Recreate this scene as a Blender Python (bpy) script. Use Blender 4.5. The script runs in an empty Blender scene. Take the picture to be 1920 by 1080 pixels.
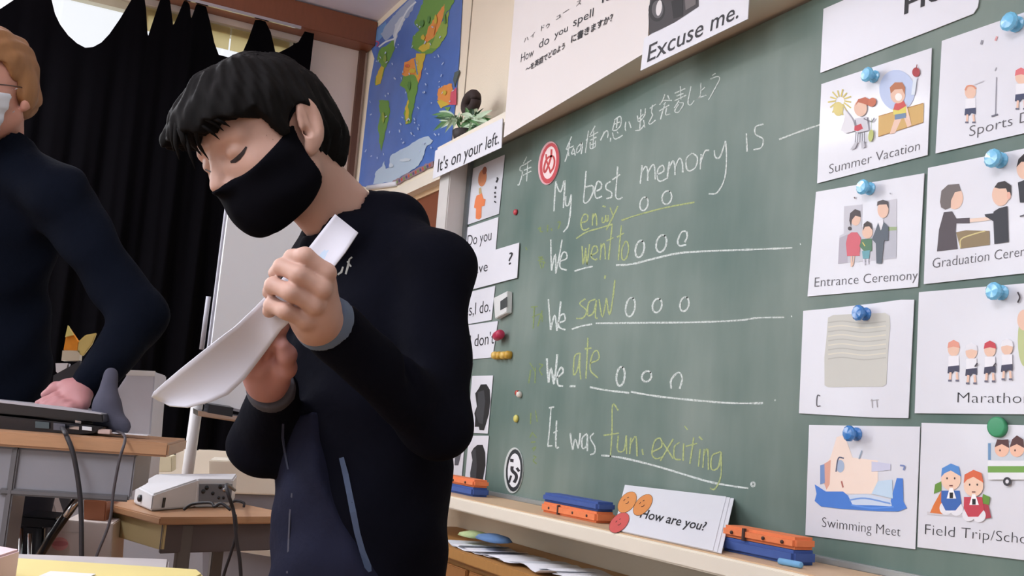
import bpy, bmesh, math, random
import numpy as np
import openvdb
from mathutils import Vector, Matrix
from mathutils.bvhtree import BVHTree
random.seed(7)
SC = bpy.context.scene
COL = SC.collection

# ------------------------------------------------------------------ camera
F_PX = 1900.0
YAW, PITCH, ROLL = 0.472735, 0.1407405, 0.0766918
CAM = np.array([4.57, -1.58, 0.97])
def _axes():
    cy, sy, cp, sp = math.cos(YAW), math.sin(YAW), math.cos(PITCH), math.sin(PITCH)
    w = np.array([-cy*cp, sy*cp, sp])
    r = np.cross(w, [0, 0, 1]); r /= np.linalg.norm(r)
    u = np.cross(r, w)
    c, s = math.cos(ROLL), math.sin(ROLL)
    return c*r+s*u, -s*r+c*u, w
R_, U_, W_ = _axes()
cd = bpy.data.cameras.new('camera'); cam = bpy.data.objects.new('camera', cd); COL.objects.link(cam)
cd.sensor_width = 36; cd.lens = F_PX/1920*36; cd.clip_start = 0.02
M = Matrix.Identity(4)
for i in range(3):
    M[i][0] = R_[i]; M[i][1] = U_[i]; M[i][2] = -W_[i]; M[i][3] = CAM[i]
cam.matrix_world = M
SC.camera = cam

# ------------------------------------------------------------------ light
world = bpy.data.worlds.new('world'); SC.world = world; world.use_nodes = True
bg = world.node_tree.nodes['Background']; bg.inputs[0].default_value = (0.93, 0.96, 1.0, 1); bg.inputs[1].default_value = 1.3
SC.view_settings.view_transform = 'Standard'; SC.view_settings.look = 'None'
SC.view_settings.exposure = -0.30; SC.view_settings.gamma = 1.0
SC.view_settings.use_curve_mapping = False
def area(name, loc, rot, sx, sy, power, color=(1, 1, 1)):
    l = bpy.data.lights.new(name, 'AREA'); l.shape = 'RECTANGLE'; l.size = sx; l.size_y = sy
    l.energy = power; l.color = color
    o = bpy.data.objects.new(name, l); o.location = loc; o.rotation_euler = rot; COL.objects.link(o)
    return o
# daylight falling in through the window row of the side wall (outside the panes)
area('window_daylight', (-0.75, -4.6, 1.9), (0, math.radians(-90), 0), 2.0, 5.2, 220, (0.93, 0.96, 1.0))

# fluorescent lamps added out of view to brighten the room and its far corner
ADDED_LAMPS = ((0.8, -2.2), (4.2, -2.7), (4.2, -4.8), (0.8, -4.6))
for lx, ly in ADDED_LAMPS:
    area('fill_light_down', (lx, ly, 2.615), (0, 0, 0), 1.25, 0.25, 44, (0.93, 0.97, 1.0))
    area('fill_light_up', (lx, ly, 2.70), (math.pi, 0, 0), 1.25, 0.25, 34, (0.93, 0.97, 1.0))

# ------------------------------------------------------------------ projection helpers (photo pixel -> point on a real surface)
def ray(x, y): return W_ + R_*((x-960)/F_PX) - U_*((y-540)/F_PX)
def P(x, y, t): return Vector(CAM + ray(x, y)*t)
def onpl(x, y, p0, n):
    d = ray(x, y); p0 = np.array(p0, float); n = np.array(n, float)
    return Vector(CAM + d*(np.dot(p0-CAM, n)/np.dot(d, n)))
def onY(x, y, Y): return onpl(x, y, (0, Y, 0), (0, 1, 0))
def onX(x, y, X): return onpl(x, y, (X, 0, 0), (1, 0, 0))
def onZ(x, y, Z): return onpl(x, y, (0, 0, Z), (0, 0, 1))
BY = -0.08                     # blackboard face

# ------------------------------------------------------------------ materials
def lin(c):
    return tuple(((v/255)/12.92 if v/255 <= 0.04045 else ((v/255+0.055)/1.055)**2.4) for v in c)
_m = {}
def mat(name, col, rough=0.6, var=0.06, scale=20.0, metal=0.0, spec=0.5, coat=0.0, bump=0.0, bscale=None, stretch=None, emit=0.0, sub=0.0, sheen=0.0):
    if name in _m: return _m[name]
    m = bpy.data.materials.new(name); m.use_nodes = True; nt = m.node_tree; b = nt.nodes['Principled BSDF']
    c = lin(col)
    tc = nt.nodes.new('ShaderNodeTexCoord'); mp = nt.nodes.new('ShaderNodeMapping'); nz = nt.nodes.new('ShaderNodeTexNoise')
    nt.links.new(tc.outputs['Object'], mp.inputs[0]); nt.links.new(mp.outputs[0], nz.inputs['Vector'])
    nz.inputs['Scale'].default_value = scale; nz.inputs['Detail'].default_value = 4
    if stretch: mp.inputs['Scale'].default_value = stretch
    rp = nt.nodes.new('ShaderNodeMix'); rp.data_type = 'RGBA'
    rp.inputs[6].default_value = tuple(min(1, v*(1-var)) for v in c)+(1,)
    rp.inputs[7].default_value = tuple(min(1, v*(1+var)) for v in c)+(1,)
    nt.links.new(nz.outputs[0], rp.inputs[0]); nt.links.new(rp.outputs[2], b.inputs['Base Color'])
    b.inputs['Roughness'].default_value = rough; b.inputs['Metallic'].default_value = metal
    b.inputs['Specular IOR Level'].default_value = spec; b.inputs['Coat Weight'].default_value = coat
    if coat: b.inputs['Coat Roughness'].default_value = 0.12
    if sheen: b.inputs['Sheen Weight'].default_value = sheen
    if sub:
        b.inputs['Subsurface Weight'].default_value = sub; b.inputs['Subsurface Radius'].default_value = (0.01, 0.004, 0.002)
    if emit:
        b.inputs['Emission Color'].default_value = c+(1,); b.inputs['Emission Strength'].default_value = emit
    if bump:
        n2 = nt.nodes.new('ShaderNodeTexNoise'); n2.inputs['Scale'].default_value = bscale or scale*3; n2.inputs['Detail'].default_value = 3
        nt.links.new(mp.outputs[0], n2.inputs['Vector'])
        bp = nt.nodes.new('ShaderNodeBump'); bp.inputs['Strength'].default_value = bump; bp.inputs['Distance'].default_value = 0.004
        nt.links.new(n2.outputs[0], bp.inputs['Height']); nt.links.new(bp.outputs[0], b.inputs['Normal'])
    _m[name] = m; return m

WALL = mat('cream_wall', (246, 234, 212), 0.85, 0.03, 6, bump=0.15, bscale=120)
PINKW = mat('beige_plaster', (232, 214, 202), 0.85, 0.04, 5, bump=0.15, bscale=120)
CEIL = mat('ceiling_paint', (232, 228, 242), 0.9, 0.03, 8)
FLOOR = mat('wood_floor', (150, 112, 76), 0.45, 0.18, 6, stretch=(1, 12, 1))
BROWN = mat('brown_rail', (128, 74, 50), 0.45, 0.12, 14, stretch=(1, 6, 1))
WOOD = mat('desk_wood', (178, 134, 98), 0.4, 0.14, 12, stretch=(1, 1, 10), bump=0.05)
TANWOOD = mat('tan_wood', (214, 182, 146), 0.5, 0.10, 12, stretch=(8, 1, 1))
ORWOOD = mat('orange_wood', (176, 128, 70), 0.5, 0.14, 10, stretch=(6, 1, 1))
IVORY = mat('ivory_paint', (236, 228, 212), 0.5, 0.03, 10)
GREYM = mat('grey_metal', (134, 133, 141), 0.45, 0.05, 10)
GREYM2 = mat('light_grey_metal', (176, 176, 186), 0.45, 0.04, 10)
PAPER = mat('white_paper', (228, 229, 236), 0.6, 0.015, 30)
LAMIN = mat('laminated_card', (221, 222, 230), 0.4, 0.015, 30, coat=0.3)
BLACKP = mat('black_plastic', (24, 24, 30), 0.25, 0.1, 20)
INK = mat('black_ink', (34, 34, 40), 0.6, 0.05)
PALEINK = mat('grey_ink', (96, 94, 100), 0.6, 0.05)
CLOTHB = mat('black_curtain_cloth', (7, 6, 9), 0.95, 0.2, 30, spec=0.05, bump=0.1, bscale=200)
CHROME = mat('chrome', (210, 210, 215), 0.2, 0.02, metal=1.0)

# blackboard: green enamel with chalk-dust smears
def board_material():
    m = bpy.data.materials.new('blackboard_enamel'); m.use_nodes = True; nt = m.node_tree; b = nt.nodes['Principled BSDF']
    tc = nt.nodes.new('ShaderNodeTexCoord')
    def noise(scale, det, st):
        mp = nt.nodes.new('ShaderNodeMapping'); mp.inputs['Scale'].default_value = st
        nz = nt.nodes.new('ShaderNodeTexNoise'); nz.inputs['Scale'].default_value = scale; nz.inputs['Detail'].default_value = det
        nt.links.new(tc.outputs['Object'], mp.inputs[0]); nt.links.new(mp.outputs[0], nz.inputs['Vector']); return nz
    a = noise(1.6, 3, (1, 1, 1.3)); c = noise(9, 5, (1, 1, 0.25))
    ra = nt.nodes.new('ShaderNodeValToRGB'); ra.color_ramp.elements[0].position = 0.35; ra.color_ramp.elements[1].position = 0.72
    ra.color_ramp.elements[0].color = lin((80, 106, 98))+(1,); ra.color_ramp.elements[1].color = lin((132, 146, 138))+(1,)
    mx = nt.nodes.new('ShaderNodeMath'); mx.operation = 'MULTIPLY_ADD'; mx.inputs[1].default_value = 0.35
    sb = nt.nodes.new('ShaderNodeMath'); sb.operation = 'MULTIPLY'; sb.inputs[1].default_value = 0.68
    nt.links.new(a.outputs[0], sb.inputs[0]); nt.links.new(c.outputs[0], mx.inputs[0]); nt.links.new(sb.outputs[0], mx.inputs[2])
    nt.links.new(mx.outputs[0], ra.inputs[0]); nt.links.new(ra.outputs[0], b.inputs['Base Color'])
    b.inputs['Roughness'].default_value = 0.5; b.inputs['Specular IOR Level'].default_value = 0.35
    return m
BOARD = board_material()

def chalk_material(name, col):
    m = bpy.data.materials.new(name); m.use_nodes = True; nt = m.node_tree; b = nt.nodes['Principled BSDF']
    nz = nt.nodes.new('ShaderNodeTexNoise'); nz.inputs['Scale'].default_value = 160; nz.inputs['Detail'].default_value = 3
    tc = nt.nodes.new('ShaderNodeTexCoord'); nt.links.new(tc.outputs['Object'], nz.inputs['Vector'])
    ra = nt.nodes.new('ShaderNodeValToRGB'); ra.color_ramp.elements[0].position = 0.32; ra.color_ramp.elements[1].position = 0.55
    ra.color_ramp.elements[0].color = tuple(0.45*v+0.55*g for v, g in zip(lin(col), lin((96, 114, 106))))+(1,); ra.color_ramp.elements[1].color = lin(col)+(1,)
    nt.links.new(nz.outputs[0], ra.inputs[0]); nt.links.new(ra.outputs[0], b.inputs['Base Color']); b.inputs['Roughness'].default_value = 1
    b.inputs['Specular IOR Level'].default_value = 0.05
    _m[name] = m; return m
CH_W = chalk_material('white_chalk', (214, 222, 218)); CH_Y = chalk_material('yellow_chalk', (178, 190, 132))
CH_YF = chalk_material('faint_yellow_chalk', (138, 156, 104)); CH_R = chalk_material('red_chalk', (190, 110, 100))

# ------------------------------------------------------------------ object helpers
def tag(o, label=None, cat=None, group=None, kind=None):
    if label: o['label'] = label
    if cat: o['category'] = cat
    if group: o['group'] = group
    if kind: o['kind'] = kind
    return o
def mk(name, verts, faces, m, parent=None, smooth=False, mi=None):
    me = bpy.data.meshes.new(name); me.from_pydata([tuple(v) for v in verts], [], [tuple(f) for f in faces])
    for mm in (m if isinstance(m, (list, tuple)) else [m]): me.materials.append(mm)
    if mi is not None: me.polygons.foreach_set('material_index', mi)
    if smooth: me.polygons.foreach_set('use_smooth', [True]*len(me.polygons))
    me.update()
    o = bpy.data.objects.new(name, me); COL.objects.link(o)
    if parent is not None: attach(o, parent)
    return o
def attach(o, parent):
    o.parent = parent
    mw = Matrix.Translation(parent.location) if parent.type == 'EMPTY' or parent.location.length > 0 else Matrix.Identity(4)
    o.matrix_parent_inverse = mw.inverted()
def empty(name, loc, label, cat, group=None):
    o = bpy.data.objects.new(name, None); o.location = loc; o.empty_display_size = 0.05; COL.objects.link(o)
    return tag(o, label, cat, group)
def box(name, a, b, m, parent=None, bevel=0.0):
    """axis aligned box between corners a and b"""
    bm = bmesh.new(); bmesh.ops.create_cube(bm, size=1)
    for v in bm.verts:
        v.co = Vector([(a[i]+b[i])/2 + v.co[i]*abs(b[i]-a[i]) for i in range(3)])
    if bevel: bmesh.ops.bevel(bm, geom=bm.edges[:], offset=bevel, segments=2, affect='EDGES', clamp_overlap=True)
    return frombm(name, bm, m, parent)
def frombm(name, bm, m, parent=None, smooth=False):
    bmesh.ops.recalc_face_normals(bm, faces=bm.faces)
    me = bpy.data.meshes.new(name); bm.to_mesh(me); bm.free()
    for mm in (m if isinstance(m, (list, tuple)) else [m]): me.materials.append(mm)
    if smooth: me.polygons.foreach_set('use_smooth', [True]*len(me.polygons))
    o = bpy.data.objects.new(name, me); COL.objects.link(o)
    if parent is not None: attach(o, parent)
    return o
def prism(name, pts, n, th, m, parent=None, bevel=0.0):
    """polygon pts given a thickness th along n"""
    bm = bmesh.new(); n = Vector(n).normalized()
    a = [bm.verts.new(Vector(p)) for p in pts]; b = [bm.verts.new(Vector(p)+n*th) for p in pts]
    bm.faces.new(a); bm.faces.new(b[::-1]); k = len(pts)
    for i in range(k): bm.faces.new((a[i], b[i], b[(i+1) % k], a[(i+1) % k]))
    if bevel: bmesh.ops.bevel(bm, geom=bm.edges[:], offset=bevel, segments=2, affect='EDGES', clamp_overlap=True)
    return frombm(name, bm, m, parent)
def obox(name, o0, ex, ey, ez, m, parent=None, bevel=0.0):
    """oriented box: corner o0 and three edge vectors"""
    o0, ex, ey, ez = map(Vector, (o0, ex, ey, ez))
    return prism(name, [o0, o0+ex, o0+ex+ey, o0+ey], ez, ez.length, m, parent, bevel)
def tube(name, pts, r, m, parent=None, seg=8, bmo=None):
    bm = bmo or bmesh.new(); pts = [Vector(p) for p in pts]; rings = []
    rr = r if isinstance(r, (list, tuple)) else [r]*len(pts)
    nrm = None
    for i, p in enumerate(pts):
        d = (pts[min(i+1, len(pts)-1)]-pts[max(i-1, 0)]).normalized()
        if nrm is None: nrm = d.orthogonal().normalized()
        nrm = (nrm-d*nrm.dot(d)).normalized(); q = d.cross(nrm)
        rings.append([bm.verts.new(p+(nrm*math.cos(2*math.pi*k/seg)+q*math.sin(2*math.pi*k/seg))*rr[i]) for k in range(seg)])
    for a, b in zip(rings, rings[1:]):
        for k in range(seg): bm.faces.new((a[k], a[(k+1) % seg], b[(k+1) % seg], b[k]))
    bm.faces.new(rings[0][::-1]); bm.faces.new(rings[-1])
    if bmo: return
    return frombm(name, bm, m, parent, smooth=True)
def smoothpath(pts, n=6):
    pts = [Vector(p) for p in pts]; out = []
    q = [pts[0]*2-pts[1]]+pts+[pts[-1]*2-pts[-2]]
    for i in range(1, len(q)-2):
        for k in range(n):
            t = k/n; a, b, c, d = q[i-1:i+3]
            out.append(0.5*((2*b)+(c-a)*t+(2*a-5*b+4*c-d)*t*t+(3*b-a-3*c+d)*t**3))
    return out+[pts[-1]]
def lathe(name, prof, base, axis, m, parent=None, seg=20):
    """profile [(r,h)] turned about axis from base"""
    bm = bmesh.new(); axis = Vector(axis).normalized(); a = axis.orthogonal().normalized(); b = axis.cross(a); base = Vector(base); rings = []
    for r, h in prof:
        rings.append([bm.verts.new(base+axis*h+(a*math.cos(2*math.pi*k/seg)+b*math.sin(2*math.pi*k/seg))*r) for k in range(seg)])
    for x, y in zip(rings, rings[1:]):
        for k in range(seg): bm.faces.new((x[k], x[(k+1) % seg], y[(k+1) % seg], y[k]))
    bm.faces.new(rings[0][::-1]); bm.faces.new(rings[-1])
    return frombm(name, bm, m, parent, smooth=True)

# flat print on a plane: everything is traced in photo pixels and laid on the real surface
class Print:
    def __init__(s, p0, n, org=(0, 0), sc=1.0, base=0.0006, step=0.00012):
        s.p0 = np.array(p0, float); s.n = np.array(n, float)/np.linalg.norm(n); s.o = org; s.s = sc
        s.off = base; s.step = step; s.v = []; s.f = []; s.mi = []; s.mats = []
    def frame(s, org, sc): s.o = org; s.s = sc; return s
    def px(s, p): return (s.o[0]+p[0]/s.s, s.o[1]+p[1]/s.s)
    def _m(s, m):
        if isinstance(m, tuple): m = mat('print_%02x%02x%02x' % m, m, 0.6, 0.02, 30)
        if m not in s.mats: s.mats.append(m)
        return s.mats.index(m)
    def _v(s, p, raw=False):
        q = p if raw else s.px(p)
        s.v.append(onpl(q[0], q[1], s.p0+s.n*s.off, s.n)); return len(s.v)-1
    def poly(s, m, pts, raw=False, jag=0):
        if jag:
            q = []
            for i, a in enumerate(pts):
                b = pts[(i+1) % len(pts)]; l = math.hypot(b[0]-a[0], b[1]-a[1]); k = max(1, int(l/14))
                for j in range(k):
                    t = j/k; q.append((a[0]+(b[0]-a[0])*t+random.uniform(-jag, jag)*(j > 0), a[1]+(b[1]-a[1])*t+random.uniform(-jag, jag)*(j > 0)))
            pts = q
        s.f.append([s._v(p, raw) for p in pts]); s.mi.append(s._m(m)); s.off += s.step
    def ell(s, m, cx, cy, rx, ry, ang=0, n=20):
        c, q = math.cos(math.radians(ang)), math.sin(math.radians(ang))
        s.poly(m, [(cx+rx*math.cos(t)*c-ry*math.sin(t)*q, cy+rx*math.cos(t)*q+ry*math.sin(t)*c) for t in [2*math.pi*k/n for k in range(n)]])
    def line(s, m, pts, w, jit=0.0, closed=False):
        """w in photo pixels"""
        q = [s.px(p) for p in pts]
        if closed: q = q+[q[0]]
        if len(q) > 2: q = [tuple(v)[:2] for v in smoothpath([(a, b, 0) for a, b in q], 4)]
        L = []; R = []
        for i, p in enumerate(q):
            a = q[max(i-1, 0)]; b = q[min(i+1, len(q)-1)]; dx, dy = b[0]-a[0], b[1]-a[1]; l = math.hypot(dx, dy) or 1
            ww = w/2*(1+jit*random.uniform(-1, 1)); nx, ny = -dy/l*ww, dx/l*ww
            L.append(s._v((p[0]+nx, p[1]+ny), True)); R.append(s._v((p[0]-nx, p[1]-ny), True))
        for i in range(len(q)-1): s.f.append((L[i], L[i+1], R[i+1], R[i])); s.mi.append(s._m(m))
        s.off += s.step*0.1
    def oval(s, m, cx, cy, rx, ry, w, ang=0, jit=0, gap=0):
        c, q = math.cos(math.radians(ang)), math.sin(math.radians(ang)); n = 16
        pts = [(cx+rx*math.cos(t)*c-ry*math.sin(t)*q, cy+rx*math.cos(t)*q+ry*math.sin(t)*c) for t in [-1.3+gap/2+(2*math.pi-gap)*k/n for k in range(n+1)]]
        s.line(m, pts, w, jit)
    def text(s, m, body, A, B, h, up=(0.05, -1), thin=0.0, shear=0.0, squeeze=None):
        """A, B: ends of the baseline; h: capital height, photo pixels"""
        A = s.px(A); B = s.px(B); h /= s.s
        cu = bpy.data.curves.new('t', 'FONT'); cu.body = body; cu.resolution_u = 3; cu.offset = -thin; cu.shear = shear
        ob = bpy.data.objects.new('t', cu); COL.objects.link(ob); me = bpy.data.meshes.new_from_object(ob)
        W = max(v.co.x for v in me.vertices); X0 = min(v.co.x for v in me.vertices); n0 = len(s.v)
        for v in me.vertices:
            t = (v.co.x-X0)/(W-X0); y = v.co.y/0.73*h
            s._v((A[0]+(B[0]-A[0])*t+up[0]*y, A[1]+(B[1]-A[1])*t+up[1]*y), True)
        for p in me.polygons: s.f.append([n0+i for i in p.vertices]); s.mi.append(s._m(m))
        bpy.data.objects.remove(ob); bpy.data.meshes.remove(me); bpy.data.curves.remove(cu); s.off += s.step
    def build(s, name, parent=None, label=None):
        o = mk(name, s.v, s.f, s.mats, parent, mi=s.mi)
        if label: o['label'] = label
        return o

# ------------------------------------------------------------------ sculpting (signed distance -> one continuous mesh)
def c3(v): return np.array(v, np.float32)
def ln(v): return np.sqrt((v*v).sum(-1))
def cap(p, a, b, ra, rb=None):
    rb = ra if rb is None else rb; a = c3(a); b = c3(b); ab = b-a
    t = np.clip(((p-a)@ab)/max(float(ab@ab), 1e-9), 0, 1)
    return ln(p-a-t[:, None]*ab)-(ra+(rb-ra)*t)
def ell3(p, c, axes, rad):
    q = (p-c3(c))@np.array(axes, np.float32).T/c3(rad); k = ln(q)
    return (k-1)*min(rad)*0.6+(k-1)*0.4*np.minimum(ln(p-c3(c))/np.maximum(k, 1e-5), max(rad))
def sm(a, b, k):
    h = np.clip(0.5+0.5*(b-a)/k, 0, 1); return b+(a-b)*h-k*h*(1-h)
def ssub(a, b, k): return -sm(-a, b, k)
def chain(p, pts, rad, k=0.01):
    d = None
    for i in range(len(pts)-1):
        e = cap(p, pts[i], pts[i+1], rad[i], rad[i+1]); d = e if d is None else sm(d, e, k)
    return d
def sculpt(name, fn, lo, hi, h, m, parent=None):
    lo = np.array(lo, np.float32); hi = np.array(hi, np.float32); n = np.ceil((hi-lo)/h).astype(int)+1
    g = [lo[i]+h*np.arange(n[i], dtype=np.float32) for i in range(3)]
    X, Y, Z = np.meshgrid(*g, indexing='ij'); pts = np.stack([X, Y, Z], -1).reshape(-1, 3)
    d = fn(pts).astype(np.float32).reshape(n)
    grid = openvdb.FloatGrid(float(h*4)); grid.copyFromArray(np.clip(d, -h*4, h*4))
    v, q = grid.convertToQuads(isovalue=0.0)
    v = v*h+lo
    me = bpy.data.meshes.new(name); me.from_pydata(v.tolist(), [], [tuple(int(i) for i in f)[::-1] for f in q]); me.materials.append(m)
    me.polygons.foreach_set('use_smooth', [True]*len(me.polygons)); me.update()
    bm = bmesh.new(); bm.from_mesh(me)
    bmesh.ops.smooth_vert(bm, verts=bm.verts, factor=0.5, use_axis_x=True, use_axis_y=True, use_axis_z=True)
    bmesh.ops.recalc_face_normals(bm, faces=bm.faces); bm.to_mesh(me); bm.free()
    o = bpy.data.objects.new(name, me); COL.objects.link(o)
    if parent is not None: attach(o, parent)
    return o
def bounds(pts, pad):
    a = np.array([list(p) for p in pts]); return a.min(0)-pad, a.max(0)+pad
def bvh(objs):
    vs = []; fs = []
    for o in objs:
        k = len(vs); vs += [v.co.copy() for v in o.data.vertices]; fs += [[k+i for i in p.vertices] for p in o.data.polygons]
    return BVHTree.FromPolygons(vs, fs)
def cast(tree, x, y, lift=0.001):
    d = Vector(ray(x, y)).normalized(); h = tree.ray_cast(Vector(CAM), d)
    return None if h[0] is None else h[0]-d*lift
CAMB = np.stack([R_, U_, -W_])          # rows: camera right, up, back in world
def cdir(v): return np.array(v, float)@CAMB

#==STRUCTURE==
XW = -0.40; ZC = 3.03
tag(box('floor', (XW-0.1, -6.5, -0.1), (9, 0.1, 0.0), FLOOR), kind='structure')
tag(box('ceiling', (XW-0.1, -6.5, ZC), (9, 0.1, ZC+0.1), CEIL), kind='structure')
tag(box('wall_front', (XW-0.1, 0.0, 0.0), (9, 0.1, ZC), WALL), kind='structure')
for lx, ly in ADDED_LAMPS:
    t = empty('added_ceiling_lamp', (lx, ly, ZC), 'long white fluorescent lamp added under the ceiling to brighten the room, out of view', 'lamp', 'added ceiling lamps')
    box('housing', (lx-0.65, ly-0.06, 2.645), (lx+0.65, ly+0.06, 2.69), IVORY, t, 0.004)
    for q in (-0.5, 0.5): tube('hanger', [(lx+q, ly, 2.69), (lx+q, ly, ZC-0.001)], 0.005, IVORY, t)
    for q in (-0.04, 0.04): tube('added_lamp_tube', [(lx-0.6, ly+q, 2.628), (lx+0.6, ly+q, 2.628)], 0.012, mat('lit_tube', (255, 252, 244), 0.5, emit=3.0), t)
# joints of the wall panels
tag(box('trim_1', (0.925, -0.002, 1.9), (0.932, 0.001, ZC-0.001), mat('panel_joint', (150, 138, 118), 0.9)), kind='structure')
# side wall with the window row
wl = bpy.data.objects.new('wall_left', None); COL.objects.link(wl); tag(wl, kind='structure')
ZS, ZT = 0.80, 2.86
box('sill_wall', (XW-0.1, -6.5, 0.0), (XW, 0.0, ZS), mat('grey_wainscot', (150, 149, 156), 0.7, 0.04, 6), wl)
box('lintel', (XW-0.1, -6.5, ZT), (XW, 0.0, ZC), PINKW, wl)
box('pillar', (XW-0.1, -0.36, ZS), (XW, 0.0, ZT), PINKW, wl)
box('end_pillar', (XW-0.1, -6.5, ZS), (XW, -6.3, ZT), PINKW, wl)
box('window_sill', (XW-0.1, -6.5, ZS-0.16), (XW+0.10, -0.3, ZS-0.02), IVORY, wl, 0.004)
FR = mat('window_frame_paint', (206, 196, 170), 0.5)
def glass_mat():
    m = bpy.data.materials.new('window_glass'); m.use_nodes = True; nt = m.node_tree; nt.nodes.remove(nt.nodes['Principled BSDF'])
    a = nt.nodes.new('ShaderNodeBsdfTransparent'); g = nt.nodes.new('ShaderNodeBsdfGlossy'); g.inputs['Roughness'].default_value = 0.02
    nz = nt.nodes.new('ShaderNodeTexNoise'); nz.inputs['Scale'].default_value = 3
    rp = nt.nodes.new('ShaderNodeMapRange'); rp.inputs[3].default_value = 0.03; rp.inputs[4].default_value = 0.07
    x = nt.nodes.new('ShaderNodeMixShader'); nt.links.new(nz.outputs[0], rp.inputs[0]); nt.links.new(rp.outputs[0], x.inputs[0])
    nt.links.new(a.outputs[0], x.inputs[1]); nt.links.new(g.outputs[0], x.inputs[2])
    nt.links.new(x.outputs[0], nt.nodes['Material Output'].inputs[0]); return m
GLASS = glass_mat()
BLIND = mat('frosted_blind', (236, 222, 176), 0.8, 0.04, 8)
BLIND.node_tree.nodes['Principled BSDF'].inputs['Transmission Weight'].default_value = 0.85
y0 = -0.36; wn = 1
while y0 > -6.2:
    y1 = max(y0-1.49, -6.3)
    w = bpy.data.objects.new('window_%d' % wn, None); COL.objects.link(w); tag(w, kind='structure'); wn += 1
    box('frame_stile', (XW-0.08, y0-0.03, ZS), (XW-0.03, y0, ZT), FR, w); box('frame_stile', (XW-0.08, y1, ZS), (XW-0.03, y1+0.03, ZT), FR, w)
    box('frame_rail', (XW-0.08, y1, ZS), (XW-0.03, y0, ZS+0.04), FR, w); box('frame_rail', (XW-0.08, y1, ZT-0.04), (XW-0.03, y0, ZT), FR, w)
    box('transom', (XW-0.075, y1, 2.28), (XW-0.03, y0, 2.32), FR, w)
    yy = (y0+y1)/2; box('mullion', (XW-0.07, yy-0.008, ZS), (XW-0.04, yy+0.008, ZT), FR, w)
    for k in range(4):
        ya = y0+(y1-y0)*k/4; yb = y0+(y1-y0)*(k+1)/4
        box('pane', (XW-0.057, yb+0.006, ZS+0.02), (XW-0.053, ya-0.006, ZT-0.02), GLASS, w)
    if wn == 2:
        for k in range(5): box('blind_slat', (XW-0.026, y0-0.05-0.15*(k+1)+0.008, ZT-0.12), (XW-0.023, y0-0.05-0.15*k, ZT-0.005), BLIND, w)
    y0 = y1
# brown curtain rail box under the ceiling and the corner trim
tag(box('trim_2', (XW+0.001, -6.4, 2.89), (XW+0.13, -0.005, 3.02), BROWN, bevel=0.003), kind='structure')
tag(box('trim_3', (XW+0.13, -6.4, 2.875), (XW+0.142, -0.4, 2.89), CHROME), kind='structure')
tag(box('trim_4', (XW+0.001, -0.05, 0.75), (XW+0.03, -0.02, 2.888), mat('dark_brown_trim', (96, 62, 46), 0.5)), kind='structure')
tag(box('trim_5', (XW+0.02, -0.02, 1.93), (1.05, -0.001, 2.0), TANWOOD), kind='structure')
tag(box('baseboard_front', (XW, -0.015, 0), (9, -0.001, 0.1), BROWN), kind='structure')

#==BOARDWALL==
bb = empty('blackboard', (3.5, -0.05, 0.763), 'long green chalkboard with English sentences in white and yellow chalk', 'blackboard')
Z0, Z1 = 0.763, 1.955
XL = 1.235
box('backing', (XL-0.02, -0.001, Z0-0.02), (7.5, BY+0.004, Z1+0.0), GREYM, bb)
box('writing_surface', (XL+0.015, BY+0.005, Z0), (7.5, BY, Z1), BOARD, bb)
box('edge_strip', (XL-0.012, BY+0.01, Z0), (XL+0.016, BY-0.012, Z1), mat('aluminium_edge', (118, 124, 126), 0.35, metal=0.6), bb, 0.002)
box('bottom_strip', (XL, BY+0.004, Z0), (7.5, BY-0.012, Z0+0.014), mat('aluminium', (170, 176, 176), 0.35, metal=0.5), bb, 0.002)
box('left_post', (1.13, -0.001, 0.70), (XL-0.012, -0.16, 1.965), mat('post_paint', (206, 202, 198), 0.6), bb, 0.004)
box('top_ledge', (1.13, -0.001, 1.966), (7.5, -0.18, 2.005), IVORY, bb, 0.002)
tr = box('chalk_tray', (1.10, -0.001, 0.725), (7.5, -0.27, 0.762), IVORY, bb, 0.004)
box('tray_liner', (1.12, BY-0.014, 0.760), (7.5, -0.262, 0.7645), TANWOOD, bb, 0.001)

# ---- chalk writing, one part per piece of writing
NB = (0, -1, 0)
def chalk(name, label, m, sets, w=3.0, ovals=()):
    p = Print((0, BY, 0), NB, base=0.0005, step=0.00004)
    for org, sc, strokes in sets:
        p.frame(org, sc)
        for s in strokes:
            if (max(v[0] for v in s)-min(v[0] for v in s))/sc > 62:
                c_ = Print((0, BY, 0), NB, org, sc, base=0.0005); c_.line(m, s, w, 0.22); c_.build('chalk_line', bb)
            else: p.line(m, s, w*0.92, 0.22)
    for org, sc, lst in ovals:
        p.frame(org, sc)
        for o in lst:
            c_ = Print((0, BY, 0), NB, org, sc, base=0.0005); c_.oval(m, *o[:4], w, ang=o[4] if len(o) > 4 else 8, jit=0.2, gap=o[5] if len(o) > 5 else -0.3); c_.build('chalk_circle', bb)
    return p.build(name, bb, label) if p.v else None
A = ((940, 120), 2.842); B = ((940, 480), 2.348); D = ((960, 240), 5.4); Ec = ((1040, 130), 6.0); Fc = ((980, 380), 5.647); G = ((980, 620), 3.857)
chalk('chalk_writing', 'white chalk class number at the top left', CH_W, [(*D, [[(140,365),(90,390),(80,430),(105,440),(95,500),(70,575),(55,572)], [(150,290),(115,360)], [(130,370),(195,325)], [(120,430),(195,395)], [(110,480),(195,435)], [(160,340),(155,430),(148,540)]])], 2.2)
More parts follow.
